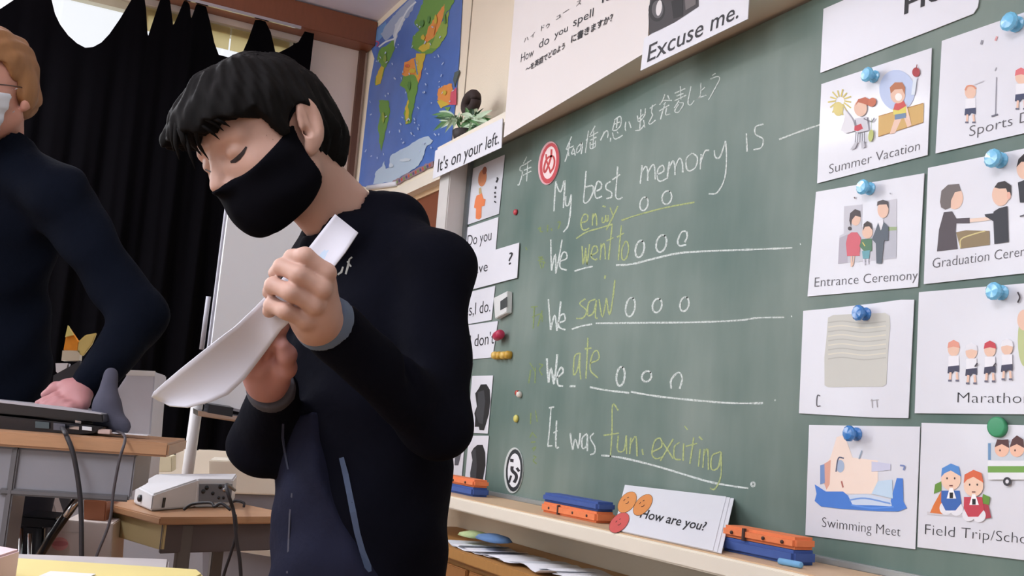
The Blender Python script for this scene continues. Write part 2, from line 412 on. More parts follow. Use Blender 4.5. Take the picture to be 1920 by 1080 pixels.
chalk('chalk_writing', 'white chalk Japanese heading slanting up', CH_W, [(*Ec, [
 [(190,755),(160,830),(130,900)], [(130,905),(215,860)], [(170,830),(150,930),(115,1040)], [(150,900),(160,975)], [(215,880),(190,950),(225,945)], [(220,900),(230,970)],
 [(300,830),(255,880),(248,940),(290,900),(300,820),(312,870),(297,955)], [(380,690),(345,940)], [(352,800),(372,780)], [(455,635),(400,740)], [(390,760),(490,705)], [(440,690),(435,800),(430,890)], [(400,800),(470,760)], [(400,820),(402,890),(455,870),(460,800)], [(405,850),(455,830)],
 [(560,700),(515,800)], [(520,790),(560,715),(590,690),(602,720),(595,770)], [(630,770),(627,815)],
 [(680,560),(650,690)], [(670,570),(740,530),(745,620),(700,680),(660,690)], [(705,550),(695,660)], [(665,620),(735,590)], [(650,710),(670,780),(720,770),(765,740)], [(700,700),(715,720)],
 [(800,590),(793,660),(800,695)], [(835,585),(860,660)], [(970,450),(965,570),(955,690)], [(930,520),(945,590),(1010,520),(1022,440)], [(905,690),(960,680),(1012,620)], [(1000,570),(1015,655)], [(945,560),(1000,500)],
 [(1070,440),(1140,390)], [(1100,400),(1090,480),(1100,520),(1060,600),(1080,615),(1135,570)], [(1240,280),(1215,350),(1180,400)], [(1210,350),(1320,350)], [(1270,290),(1290,340)], [(1225,400),(1250,370)], [(1175,470),(1290,400)], [(1240,390),(1215,470),(1190,565)], [(1260,430),(1250,510),(1300,500)],
 [(1350,270),(1470,215)], [(1415,190),(1420,340)], [(1370,300),(1450,270)], [(1345,355),(1480,290)], [(1400,350),(1345,435)], [(1395,390),(1350,470),(1395,480),(1450,385),(1400,375)], [(1535,190),(1500,370),(1530,400),(1570,350)],
 [(1645,150),(1640,290),(1608,330),(1650,310),(1705,290)], [(1650,240),(1690,200)], [(1770,70),(1810,45)], [(1750,110),(1830,80),(1855,110),(1800,220),(1730,345)]])], 2.3)
chalk('chalk_writing', 'white chalk words My best memory is', CH_W, [
 (*D, [[(425,845),(432,700),(445,540)], [(445,560),(490,650),(535,530),(520,810)], [(545,690),(545,780),(575,775),(600,670)], [(600,670),(595,800),(570,980),(520,1055)],
  [(750,435),(737,600),(727,750),(775,740),(820,650),(815,585),(740,600)], [(855,640),(900,610),(905,560),(865,545),(838,640),(855,710),(912,690)], [(1000,540),(955,570),(955,620),(1005,650),(1005,700),(955,715)], [(1070,390),(1058,560),(1050,690),(1080,720),(1120,700)], [(1015,525),(1095,470)]]),
 (*A, [[(740,640),(745,590),(750,540)], [(745,580),(770,545),(780,575),(780,622)], [(780,580),(808,535),(818,560),(820,615)], [(830,590),(865,570),(860,540),(835,560),(832,610),(850,625),(888,605)], [(885,602),(890,560),(895,520)], [(892,560),(915,515),(925,550),(925,592)], [(925,550),(950,502),(965,530),(967,578)], [(1018,475),(988,500),(985,545),(1000,570),(1035,550),(1045,500),(1020,475)], [(1060,562),(1062,520),(1065,480)], [(1063,520),(1085,465),(1108,460)], [(1135,460),(1140,495),(1165,495),(1195,410)], [(1195,410),(1200,500),(1190,610),(1150,685),(1105,692)],
  [(1306,370),(1310,468)], [(1397,320),(1355,335),(1355,375),(1395,400),(1385,445),(1343,457)], [(1480,402),(1590,360),(1702,322)]])], 3.0)
chalk('chalk_writing', 'yellow chalk word enjoy', CH_Y, [(*Fc, [[(620,215),(680,190),(688,135),(650,125),(620,190),(622,260),(650,292),(705,270)], [(738,242),(740,170),(745,115)], [(740,170),(770,115),(782,170),(783,245)], [(845,150),(840,205),(870,200),(880,130)], [(880,130),(885,200),(905,180),(905,130)], [(845,35),(878,45)], [(925,50),(955,130)], [(1008,35),(960,140),(885,290)], [(565,380),(680,310),(820,268),(952,228)], [(1045,188),(1200,135),(1500,55),(1820,-5)]])], 2.8)
chalk('chalk_writing', 'white chalk circles above the first yellow line', CH_W, [], 2.8, [(*A, [(760,745,21,36,12), (882,712,25,36,12)])])
chalk('chalk_writing', 'white chalk We in the second row', CH_W, [(*Fc, [[(298,390),(300,560),(306,720)], [(306,715),(345,545),(350,750)], [(350,745),(385,580),(418,390)], [(398,620),(465,590),(462,532),(425,530),(396,620),(400,690),(468,716)], [(548,725),(640,697),(742,674)]])], 3.0)
chalk('chalk_writing', 'yellow chalk words went to', CH_Y, [(*Fc, [[(630,460),(640,655),(668,480)], [(668,480),(680,655),(708,440)], [(722,560),(790,520),(780,460),(742,475),(725,570),(770,605),(790,590)], [(818,605),(828,520),(830,430)], [(825,500),(860,430),(872,500),(875,600)], [(948,230),(930,400),(908,605)], [(888,405),(962,370)], [(1045,240),(1028,420),(1012,610)], [(998,365),(1072,322)], [(1085,410),(1050,500),(1055,600),(1095,590),(1122,500),(1110,420),(1085,410)]])], 2.8)
chalk('chalk_writing', 'white chalk circles and long line in the second row', CH_W, [(*Fc, [[(1725,300),(1680,315),(1643,400),(1660,455),(1732,445)], [(1735,305),(1742,360),(1715,420)], [(988,660),(1150,652),(1400,590),(1650,535),(1920,515),(2300,500),(2600,490),(2855,477)], [(2935,440),(2945,438)]])], 3.4, [(*Fc, [(1240,490,45,90,12), (1468,433,52,92,14)])])
chalk('chalk_writing', 'white chalk We with circles and line in the third row', CH_W, [(*B, [[(207,190),(212,260),(217,325)], [(217,325),(235,260),(245,330)], [(245,328),(255,260),(262,200)], [(252,295),(280,282),(275,255),(256,270),(254,312),(282,325)], [(310,322),(355,308),(400,300)], [(415,296),(630,294),(850,292),(1050,283),(1130,272),(1245,270)], [(1275,266),(1280,265)]])], 3.2, [(*B, [(568,225,20,42,10), (686,218,20,31,14), (806,212,19,32,12)])])
chalk('chalk_writing', 'yellow chalk word saw', CH_Y, [(*B, [[(370,188),(345,210),(375,240),(360,272),(330,275)], [(415,190),(385,205),(380,260),(405,250),(420,195)], [(418,195),(414,265),(424,275)], [(430,190),(445,268),(463,185)], [(463,185),(476,258),(490,190),(500,105)], [(455,100),(458,85)]])], 3.0)
chalk('chalk_writing', 'white chalk We with circles and line in the fourth row', CH_W, [(*G, [[(175,200),(180,300),(188,375)], [(188,372),(205,270),(225,388)], [(225,385),(240,280),(250,170)], [(250,340),(292,300),(280,265),(253,310),(255,390),(292,402)], [(340,402),(382,402)], [(485,408),(600,430),(770,450)]]), (*B, [[(570,598),(690,618),(850,635),(1020,648),(1152,648)], [(1202,635),(1208,635)], [(748,585),(748,545),(780,512),(796,540),(785,585)]])], 3.6, [(*B, [(525,530,18,42,6), (640,530,20,24,30)])])
chalk('chalk_writing', 'yellow chalk word ate', CH_Y, [(*G, [[(412,160),(375,190),(368,320),(400,270),(415,165)], [(416,160),(412,260),(420,352)], [(472,50),(465,200),(457,348)], [(448,132),(498,125)], [(488,235),(550,205),(540,145),(505,170),(488,280),(545,343)]])], 2.9)
chalk('chalk_writing', 'white chalk words It was', CH_W, [(*G, [[(190,558),(228,552)], [(205,560),(195,700),(182,832)], [(178,835),(215,832)], [(245,650),(240,780),(243,845),(262,842)], [(222,740),(252,722)], [(345,740),(350,800),(362,862)], [(362,860),(380,785),(402,852)], [(402,850),(412,790),(416,740)], [(465,742),(430,780),(432,850),(462,830),(468,750)], [(468,760),(468,872)], [(515,740),(488,775),(522,840),(518,885),(488,897)]])], 3.0)
chalk('chalk_writing', 'yellow chalk words fun, exciting', CH_Y, [(*B, [[(515,680),(490,655),(487,780),(480,885)], [(450,790),(518,780)], [(515,790),(512,855),(540,855),(550,790)], [(550,790),(552,872)], [(565,872),(570,800)], [(568,830),(592,795),(598,882)], [(620,850),(624,876)], [(665,862),(705,840),(700,803),(675,815),(663,870),(680,892),(710,885)], [(703,810),(757,892)], [(757,805),(700,902)], [(785,820),(762,840),(763,890),(790,897)], [(803,825),(800,902)], [(806,748),(820,765)], [(847,798),(838,860),(830,915)], [(812,838),(862,825)], [(875,850),(868,927)], [(870,795),(885,810)], [(887,932),(893,850)], [(890,880),(908,850),(912,942)], [(965,862),(928,880),(925,938),(955,930),(968,862)], [(968,865),(966,970),(940,1025),(918,1022)]])], 3.0)
chalk('chalk_writing', 'white chalk slanting line under the last row', CH_W, [(*B, [[(440,877),(540,890),(700,930),(900,990),(1000,1010),(1087,1023)]])], 3.6, [(*B, [(1108,1005,8,9,0)])])
chalk('chalk_writing', 'faint yellow chalk notes down the left side', CH_YF, [((980, 380), 5.647, [[(160,280),(190,262),(185,300),(215,310)], [(265,235),(262,310)], [(300,270),(310,300)], [(370,210),(398,205),(375,280)], [(165,580),(210,575),(180,600),(225,600)], [(160,610),(240,640)], [(180,630),(200,700)], [(225,620),(215,690)]]),
  (*B, [[(130,225),(160,222)], [(145,225),(140,320)], [(135,270),(175,255),(180,290)], [(180,240),(160,310)], [(130,500),(120,560)], [(125,470),(150,510)], [(150,490),(148,560)], [(165,475),(182,480),(168,500),(180,525)], [(130,690),(128,740)], [(150,680),(158,730)], [(135,780),(125,800)], [(135,775),(155,800)], [(130,820),(150,818)], [(135,850),(152,840),(140,860)], [(140,880),(152,885),(140,900),(155,915)]]),
  ((980, 380), 5.647, [[(30,470),(45,500)]])], 2.6)

# ---- cards on the board
def card(name, quad, label, cat='card', group=None, m=LAMIN, Y=BY, lift=0.002, th=0.0015, bend=0.0):
    pts = [onY(x, y, Y-lift) for x, y in quad]
    o = prism(name, pts, NB, th, m); tag(o, label, cat, group)
    o.location = (0, 0, 0)
    return o, Print((0, Y-lift-th, 0), NB)
EG = 'school event picture cards'
SK = (238, 200, 178); HB = (70, 56, 52); NAVY = (66, 74, 104)
# greeting card (the cartoon figure on it is left out)
hc, pr = card('greeting_card', [(1545,17),(1842,-112),(1838,-10),(1834,14),(1826,26),(1740,60),(1539,137)], 'white greeting strip with a cut off word at the top right of the board')
pr.text(INK, 'Hello', (1695,27), (1830,-32), 40, thin=-0.012); pr.build('caption', hc)
# summer vacation
c, pr = card('picture_card', [(1541,158),(1748,90),(1740,291),(1533,344)], 'laminated card reading Summer Vacation, fireworks and two children', 'card', EG)
pr.frame((1500, 0), 3.6)
for k in range(14):
    a = 2*math.pi*k/14; pr.line((222, 206, 120), [(270+28*math.cos(a), 680+28*math.sin(a)), (270+(74+8*(k % 2))*math.cos(a), 690+(74+8*(k % 2))*math.sin(a)*1.1)], 2.6)
pr.ell((228, 214, 140), 258, 735, 34, 48)
pr.ell((196, 210, 240), 655, 610, 120, 140, -10)
pr.poly((216, 178, 112), [(530,785),(835,695),(832,825),(528,925)]); pr.line((186, 140, 84), [(530,785),(832,697)], 1.6); pr.line((176, 132, 80), [(528,922),(830,826)], 1.2)
pr.poly((240, 206, 186), [(640,800),(690,790),(640,900),(605,905)]); pr.poly((240, 206, 186), [(700,790),(740,780),(752,845),(725,860)])
pr.poly((120, 146, 178), [(640,770),(712,755),(716,795),(640,808)]); pr.poly((228, 216, 110), [(626,735),(720,710),(722,760),(632,775)])
pr.poly((214, 92, 88), [(640,700),(700,680),(716,715),(665,745),(630,740)]); pr.ell(SK, 660, 640, 50, 58); pr.poly((190, 124, 90), [(612,632),(606,590),(640,556),(690,556),(710,590),(706,640),(690,600),(640,604)])
pr.ell((250, 246, 240), 665, 655, 24, 26); pr.poly((244, 214, 196), [(714,690),(735,770),(745,820),(720,800)])
pr.poly((226, 236, 246), [(765,530),(790,525),(775,640),(750,640)]); pr.ell((176, 66, 70), 783, 487, 26, 32); pr.line((150, 60, 60), [(783,465),(790,435)], 1.5)
pr.ell(SK, 408, 730, 44, 56); pr.poly((198, 112, 86), [(372,716),(392,670),(440,655),(478,676),(480,720),(430,700),(392,690)]); pr.ell((206, 120, 92), 486, 690, 26, 32, 30)
pr.poly((234, 234, 240), [(300,730),(345,790),(380,880),(310,900),(275,880),(300,800)]); pr.line((206, 206, 214), [(300,735),(350,800),(378,880)], 1)
pr.poly((214, 214, 222), [(370,800),(450,785),(465,880),(375,900)]); pr.poly((206, 76, 88), [(368,850),(412,835),(425,868),(390,885),(366,880)]); pr.line((120, 120, 130), [(430,800),(480,820),(502,795)], 2); pr.line((130, 130, 140), [(372,810),(378,850)], 2)
for k in range(5): pr.line((120, 120, 128), [(378+k*14, 892), (372+k*16, 962)], 1.4)
pr.poly((196, 196, 204), [(372,960),(390,960),(372,1000),(338,1012)]); pr.poly((196, 196, 204), [(412,955),(430,950),(440,990),(415,1003)])
pr.ell((190, 198, 120), 478, 915, 17, 42, 8); pr.line((120, 140, 90), [(484,800),(482,872)], 0.8)
pr.build('printed_picture', c); pr = Print((0, BY-0.0035, 0), NB); pr.text(PALEINK, 'Summer Vacation', (1554,326), (1724,281), 19, thin=0.012); pr.build('caption', c)
# sports day
c, pr = card('picture_card', [(1767,77),(1975,5),(1965,240),(1755,288)], 'laminated card reading Sports Day, cut by the right edge', 'card', EG)
pr.frame((1500, 0), 3.6)
def pupil(px_, x, y, s, cap=(240, 240, 246), pants=NAVY):
    px_.ell(SK, x, y, 38*s, 46*s); 
    if cap: px_.poly(cap, [(x-40*s, y-8*s), (x-34*s, y-44*s), (x, y-62*s), (x+34*s, y-44*s), (x+42*s, y-8*s), (x, y-18*s)])
    px_.poly((240, 240, 246), [(x-34*s, y+44*s), (x+34*s, y+40*s), (x+36*s, y+112*s), (x-34*s, y+116*s)])
    px_.poly(pants, [(x-36*s, y+112*s), (x+36*s, y+104*s), (x+36*s, y+150*s), (x+6*s, y+140*s), (x-8*s, y+158*s), (x-40*s, y+156*s)])
    for q in (-20, 20): px_.line(SK, [(x+q*s, y+150*s), (x+q*1.2*s, y+198*s)], 3.6*s); px_.line((110, 110, 130), [(x+(q*1.2-12)*s, y+204*s), (x+(q*1.2+10)*s, y+204*s)], 3.0*s)
pupil(pr, 1150, 622, 1.0, None); pr.line((224, 150, 120), [(1115,610),(1130,582),(1165,580),(1188,600)], 3)
pr.line((150, 150, 162), [(1326,520),(1318,775)], 1.6); pr.line((110, 110, 124), [(1292,785),(1336,772)], 3.2); pr.line((170, 170, 178), [(1315,480),(1325,455)], 1.6)
pr.line((206, 206, 214), [(1180,570),(1242,545)], 2); pr.line((150, 150, 160), [(1222,300),(1230,270)], 4); pr.line((224, 160, 160), [(1318,275),(1330,245)], 3.4)
pupil(pr, 1492, 520, 1.05, (226, 120, 126)); pr.build('printed_picture', c)
pr = Print((0, BY-0.0035, 0), NB); pr.text(PALEINK, 'Sports Day', (1817,256), (1960,219), 21, thin=0.012); pr.build('caption', c)
# entrance ceremony
c, pr = card('picture_card', [(1531,360),(1734,325),(1722,538),(1515,556)], 'laminated card reading Entrance Ceremony, family of three in front of a gate', 'card', EG)
pr.frame((1500, 280), 3.857)
pr.poly((206, 206, 214), [(318,412),(450,398),(445,560),(600,575),(590,375),(700,358),(695,790),(275,828),(285,625),(318,610)])
pr.poly((186, 182, 194), [(285,640),(345,615),(345,820),(275,828)]); pr.poly((190, 192, 202), [(610,590),(700,572),(695,780),(605,795)]); pr.poly((164, 184, 140), [(560,600),(600,562),(700,560),(698,585),(620,590)])
pr.ell(SK, 402, 500, 36, 52); pr.poly((84, 76, 78), [(356,515),(362,462),(398,432),(436,446),(440,490),(400,480),(376,510),(368,560)]); pr.ell((80, 74, 76), 360, 572, 14, 14)
pr.poly((216, 108, 120), [(345,620),(372,600),(412,600),(440,640),(430,770),(340,772),(332,680)]); pr.line(SK, [(372,772),(372,850)], 3); pr.line(SK, [(392,772),(380,840)], 2.4)
pr.ell(SK, 487, 600, 38, 46); pr.poly((80, 72, 72), [(455,590),(460,540),(486,518),(516,535),(524,585),(500,556),(470,560)])
pr.poly((92, 132, 104), [(445,650),(520,645),(520,735),(470,745),(430,700)]); pr.line((226, 210, 120), [(452,672),(470,700)], 2); pr.poly((110, 168, 178), [(448,735),(505,730),(500,790),(455,792)]); pr.line((226, 226, 236), [(462,792),(465,835)], 3); pr.line((226, 226, 236), [(488,792),(490,830)], 3)
pr.ell(SK, 600, 435, 40, 62); pr.poly((88, 82, 84), [(556,410),(560,378),(600,364),(638,378),(640,428),(626,398),(575,400)]); pr.poly((238, 238, 242), [(568,520),(600,505),(602,560),(580,590)])
pr.poly((96, 106, 116), [(540,600),(565,530),(585,590),(605,525),(640,560),(638,660),(608,660),(590,825),(552,825),(548,680),(520,650)]); pr.line((110, 90, 90), [(392,345),(398,356)], 2.4); pr.line((150, 150, 160), [(648,316),(656,322)], 2)
pr.build('printed_picture', c); pr = Print((0, BY-0.0035, 0), NB); pr.text(PALEINK, 'Entrance Ceremony', (1527,538), (1720,524), 19, thin=0.012); pr.build('caption', c)
# graduation ceremony
c, pr = card('picture_card', [(1741,315),(1955,272),(1945,510),(1733,533)], 'laminated card with graduation caption, diploma handed over a desk, cut by the right edge', 'card', EG)
pr.frame((1500, 280), 3.857)
pr.ell(SK, 1118, 350, 62, 84); pr.poly((116, 108, 106), [(1012,380),(1022,300),(1070,256),(1150,250),(1165,300),(1120,310),(1092,370),(1090,420),(1050,436),(1020,420)])
pr.poly((86, 78, 84), [(1040,455),(1100,448),(1130,500),(1228,495),(1228,535),(1130,535),(1125,590),(1140,720),(990,738),(1005,580)])
pr.poly((146, 128, 96), [(1128,600),(1200,585),(1370,590),(1372,690),(1160,718)]); pr.line((214, 200, 140), [(1160,712),(1165,650),(1250,615),(1340,590)], 2.4)
pr.line((240, 214, 196), [(1228,515),(1330,505),(1400,490)], 7); pr.ell(SK, 1450, 330, 62, 80); pr.poly((58, 52, 54), [(1405,275),(1430,240),(1480,228),(1526,260),(1528,335),(1500,310),(1490,282),(1440,284)]); pr.ell((236, 184, 164), 1510, 335, 14, 28)
pr.poly((56, 58, 66), [(1400,450),(1440,425),(1500,410),(1508,670),(1405,685),(1398,520),(1340,485),(1335,470),(1398,462)])
pr.ell(SK, 1622, 140, 56, 76); pr.poly((48, 42, 44), [(1565,130),(1580,70),(1620,32),(1700,20),(1700,90),(1600,90)]); pr.poly((52, 54, 62), [(1575,240),(1640,215),(1700,220),(1700,380),(1590,385)]); pr.line((80, 80, 90), [(1590,485),(1640,470)], 2.5)
pr.build('printed_picture', c); pr = Print((0, BY-0.0035, 0), NB); pr.text(PALEINK, 'Graduation Ceremony', (1748,503), (1965,474), 20, thin=0.012); pr.build('caption', c)
# drama card, window glare put into the pale picture and caption colours
c, pr = card('picture_card', [(1507,583),(1560,578),(1640,569),(1690,562),(1715,562),(1704,784),(1640,783),(1499,775)], 'laminated card with a glaring grey picture panel and a washed out caption', 'card', EG)
pr.frame((1480, 530), 4.0)
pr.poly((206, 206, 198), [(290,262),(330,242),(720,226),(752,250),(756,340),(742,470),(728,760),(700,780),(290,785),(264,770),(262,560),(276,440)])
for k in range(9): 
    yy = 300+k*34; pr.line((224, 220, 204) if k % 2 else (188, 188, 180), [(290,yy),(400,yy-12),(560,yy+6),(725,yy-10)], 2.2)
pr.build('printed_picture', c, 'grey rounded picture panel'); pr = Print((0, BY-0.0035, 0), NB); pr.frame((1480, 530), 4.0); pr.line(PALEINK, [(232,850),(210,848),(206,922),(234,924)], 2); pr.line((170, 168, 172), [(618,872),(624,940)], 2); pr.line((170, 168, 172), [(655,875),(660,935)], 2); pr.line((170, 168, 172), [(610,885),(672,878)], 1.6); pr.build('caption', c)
# marathon
c, pr = card('picture_card', [(1724,548),(1940,530),(1935,777),(1716,775)], 'laminated card reading Marathon, row of pupils in white and red caps', 'card', EG)
pr.frame((1480, 530), 4.0)
for x, y, cp in ((1232, 500, (232, 160, 140)), (1365, 520, (232, 232, 238)), (1504, 505, (204, 74, 84)), (1632, 490, (236, 236, 242))): pupil(pr, x, y, 1.15, cp, (70, 70, 92))
for x in (1390, 1528): pr.line((60, 56, 66), [(x,630),(x+20,602)], 2.4)
pr.ell((196, 206, 150), 1765, 430, 52, 200); pr.ell(SK, 1765, 280, 56, 80); pr.line((70, 64, 70), [(1712,70),(1728,110),(1712,150)], 3.0)
pr.build('printed_picture', c); pr = Print((0, BY-0.0035, 0), NB); pr.text(INK, 'Marathon', (1795,755), (1932,756), 21, thin=0.018, up=(0.03, -1)); pr.build('caption', c)
# swimming meet
c, pr = card('picture_card', [(1518,797),(1726,800),(1717,1030),(1511,1003)], 'laminated card reading Swimming Meet, blue water splash', 'card', EG)
pr.frame((1480, 760), 3.375)
pr.poly((246, 226, 212), [(300,200),(350,190),(400,330),(560,350),(560,560),(240,560),(200,420),(260,330)]); pr.poly((226, 170, 150), [(220,370),(262,345),(255,500),(235,535),(205,450)]); pr.line((180, 110, 100), [(330,480),(340,520)], 3)
pr.poly((120, 150, 200), [(195,380),(222,372),(225,490),(195,500)]); pr.ell((170, 188, 214), 322, 385, 26, 40); pr.line((90, 96, 120), [(295,420),(310,335),(345,335)], 2.4); pr.poly((206, 208, 230), [(520,355),(640,370),(640,410),(520,420)])
pr.poly((72, 128, 214), [(160,500),(230,545),(340,545),(370,570),(640,610),(650,570),(680,460),(718,462),(722,610),(745,650),(690,672),(560,670),(330,655),(200,640),(160,605),(172,560)])
pr.poly((206, 220, 240), [(372,572),(480,560),(640,600),(650,640),(520,632),(400,630)]); pr.line((120, 160, 222), [(380,600),(480,588),(640,622)], 3); pr.line((96, 150, 230), [(390,630),(520,650),(660,642)], 3); pr.poly((196, 220, 240), [(560,480),(650,470),(655,590),(520,560)])
pr.line((120, 140, 190), [(700,380),(728,385),(722,410)], 3); pr.line((150, 170, 190), [(440,340),(458,285)], 2); pr.build('printed_picture', c)
pr = Print((0, BY-0.0035, 0), NB); pr.text(INK, 'Swimming Meet', (1541,988), (1688,1006), 20, thin=0.018, up=(0.04, -1)); pr.build('caption', c)
# field trip
c, pr = card('picture_card', [(1729,793),(1945,798),(1935,1052),(1721,1026)], 'laminated card reading Field Trip/School, two children eating rice balls beside a bus', 'card', EG)
pr.frame((1480, 760), 3.375)
pr.poly((206, 204, 210), [(872,672),(1285,700),(1285,722),(872,692)])
def eater(x, y, capc, body, dx=0):
    pr.poly((222, 122, 60) if not dx else (176, 60, 76), [(x-110, y+170), (x-60, y+80), (x-20, y+150), (x-20, y+232), (x-132, y+220)] if not dx else [(x+40, y+110), (x+92, y+120), (x+112, y+210), (x+40, y+225)])
    pr.poly((104, 150, 60), [(x-100, y+40), (x-60, y+20), (x-60, y+80), (x-108, y+100)] if not dx else [(x+60, y+60), (x+105, y+80), (x+98, y+130), (x+50, y+120)])
    pr.ell((232, 232, 238), x-30, y+190, 42, 44); pr.ell((232, 232, 238), x+36, y+196, 42, 44)
    pr.poly(body, [(x-60, y+80), (x+55, y+80), (x+66, y+160), (x+30, y+205), (x-34, y+205), (x-62, y+150)]); pr.ell((244, 208, 184), x, y+10, 62, 68)
    pr.poly(capc, [(x-62, y-5), (x-56, y-62), (x, y-92), (x+50, y-72), (x+64, y-10), (x, y-48), (x-40, y-30)])
    for q in (-24, 24): pr.ell((60, 50, 50), x+q, y+2, 5, 7)
    pr.poly((250, 250, 252), [(x-8, y+62), (x+12, y+62), (x+34, y+130), (x-26, y+130)]); pr.poly((30, 30, 34), [(x-8, y+92), (x+14, y+92), (x+14, y+128), (x-8, y+128)]); pr.line((120, 60, 60), [(x-10,y+48),(x+12,y+48)], 2)
eater(1022, 460, (84, 142, 210), (58, 104, 180)); eater(1165, 500, (222, 108, 72), (196, 66, 82), 1)
pr.poly((206, 214, 222), [(1255,235),(1500,235),(1500,350),(1255,350)]); pr.poly((236, 238, 242), [(1255,350),(1500,350),(1500,470),(1258,470)]); pr.poly((120, 168, 82), [(1256,385),(1500,385),(1500,425),(1256,425)]); pr.line((110, 150, 190), [(1266,240),(1266,345)], 5)
for x in (1345, 1440):
    pr.ell((244, 196, 170), x, 275, 46, 52); pr.poly((90, 60, 60), [(x-46, 265), (x-30, 215), (x, 190) if x > 1400 else (x, 218), (x+40, 215), (x+46, 270), (x, 245)]); pr.ell((80, 50, 50), x-12, 285, 5, 7)
pr.ell((60, 60, 66), 1378, 482, 26, 28); pr.ell((230, 230, 236), 1378, 482, 11, 13)
pr.build('printed_picture', c); pr = Print((0, BY-0.0035, 0), NB); pr.text(INK, 'Field Trip/School', (1734,1002), (1950,1022), 21, thin=0.018, up=(0.04, -1)); pr.build('caption', c)

# ---- magnets
CLB = mat('clear_blue_plastic', (120, 200, 255), 0.12, 0.25, 60, coat=0.8); GRN = mat('green_plastic', (62, 152, 106), 0.4, 0.05)
def stud(px, py, rpx, label, m=CLB, flat=False, group='blue magnets on the picture cards'):
    c = onY(px, py, BY-0.004); r = rpx*((c-Vector(CAM)).dot(Vector(W_)))/F_PX
    if flat: prof = [(r, 0), (r, 0.005), (r*0.96, 0.008), (r*0.8, 0.0085), (0.0005, 0.0085)]
    else: prof = [(r*0.85, 0), (r*0.85, 0.003), (r*0.5, 0.006), (r*0.55, 0.013), (r, 0.019), (r, 0.023), (r*0.75, 0.0265), (0.0005, 0.0275)]
    o = lathe('magnet', prof, (0, 0, 0), (0, -1, 0), m, seg=12 if not flat else 24); o.location = c
    for p in o.data.polygons: p.use_smooth = flat
    return tag(o, label, 'magnet', group)
stud(1640, 144, 14, 'clear blue magnet holding the Summer Vacation card'); stud(1907, 46, 18, 'clear blue magnet holding the Sports Day card')
stud(1632, 354, 14.5, 'clear blue magnet holding the Entrance Ceremony card'); stud(1877, 301, 18, 'clear blue magnet holding the graduation card')
stud(1624, 589, 15, 'clear blue magnet holding the washed out card with grey panel', mat('blue_plastic', (60, 128, 200), 0.12, 0.2, 60, coat=0.8)); stud(1879, 549, 17, 'clear blue magnet holding the Marathon card')
stud(1607, 814, 15, 'clear blue magnet holding the Swimming Meet card', mat('blue_plastic', (60, 128, 200), 0.12, 0.2, 60)); stud(1873, 801, 19.5, 'round flat green magnet holding the Field Trip card', GRN, True, None)
def small(px, py, r, col, label, h=0.008):
    c = onY(px, py, BY-0.0015); o = lathe('magnet', [(r, 0), (r, h*0.6), (r*0.75, h), (0.0004, h*1.05)], (0, 0, 0), (0, -1, 0), mat('magnet_%02x%02x%02x' % col, col, 0.35), seg=14); o.location = c
    return tag(o, label, 'magnet')
small(968, 398, 0.010, (196, 70, 80), 'tiny red magnet alone beside the figure card')
small(971, 737, 0.009, (176, 66, 50), 'tiny red magnet beside a white one, low on the board')
small(976, 740, 0.010, (232, 226, 216), 'tiny white magnet touching a red one, low on the board', 0.012)
small(969, 785, 0.012, (214, 206, 110), 'small yellow magnet above the round black and white mark')
for i, (x, lb) in enumerate(((933, 'leftmost of the four gold magnets under the red magnet'), (941, 'second from left of the four gold magnets'), (949, 'third from left of the four gold magnets'), (957, 'rightmost of the four gold magnets'))):
    o = small(x, 667-(i == 3), 0.0135, (204, 160, 60) if i % 2 else (222, 186, 96), lb, 0.02); o['group'] = 'gold magnets in a row'
c = onY(938, 629, BY-0.002)
o = lathe('magnet', [(0.012, 0), (0.016, 0.01), (0.016, 0.045), (0.012, 0.055), (0.001, 0.056)], (0, 0, 0), (1, -0.15, 0.12), mat('crimson_plastic', (186, 50, 84), 0.35), seg=14); o.location = c+Vector((0, -0.016, -0.006)); tag(o, 'crimson magnet clip under the white timer', 'magnet')
# round marks
def disc(name, cx, cy, rx, ry, ang, mrim, label, cat, th=0.003):
    cc, q = math.cos(math.radians(ang)), math.sin(math.radians(ang)); n = 36
    pts = [onY(cx+rx*math.cos(t)*cc-ry*math.sin(t)*q, cy+rx*math.cos(t)*q+ry*math.sin(t)*cc, BY-0.001) for t in [2*math.pi*k/n for k in range(n)]]
    o = prism(name, pts, NB, th, mrim); tag(o, label, cat); return o, Print((0, BY-0.001-th, 0), NB)
o, pr = disc('round_magnet', 1030, 306, 19, 41, 8, mat('pink_rim', (226, 176, 182), 0.5), 'round red and white magnet with a Japanese letter, left of the heading', 'magnet')
pr.ell((200, 70, 78), 1030, 306, 17.5, 38.5, 8); pr.ell((244, 222, 222), 1030, 305, 12.5, 31, 8)
pr.frame((960, 240), 5.4); RED = (196, 66, 66)
pr.line(RED, [(345,265),(350,330),(375,400),(390,460)], 3); pr.line(RED, [(400,215),(395,290),(360,400),(330,450),(325,400),(355,310),(410,285),(430,330),(420,400),(385,450)], 3.6)
pr.build('printed_letter', o, 'red letter')
o, pr = disc('round_magnet', 964, 882, 17.5, 43, 3, mat('white_rim', (204, 210, 208), 0.5), 'round black and white magnet with a curved sign at the lower left of the board', 'magnet')
pr.ell((40, 46, 50), 964, 882, 15.5, 40, 3); pr.ell((232, 234, 238), 964, 882, 12, 32, 3); pr.frame((840, 680), 4.156)
pr.poly(INK, [(483,748),(512,752),(510,778),(484,772)]); pr.line(INK, [(500,808),(500,840),(528,870),(532,900),(515,935)], 6); pr.line(INK, [(535,820),(555,848)], 5); pr.line(INK, [(492,880),(475,935)], 4); pr.build('printed_letter', o, 'black curved sign')
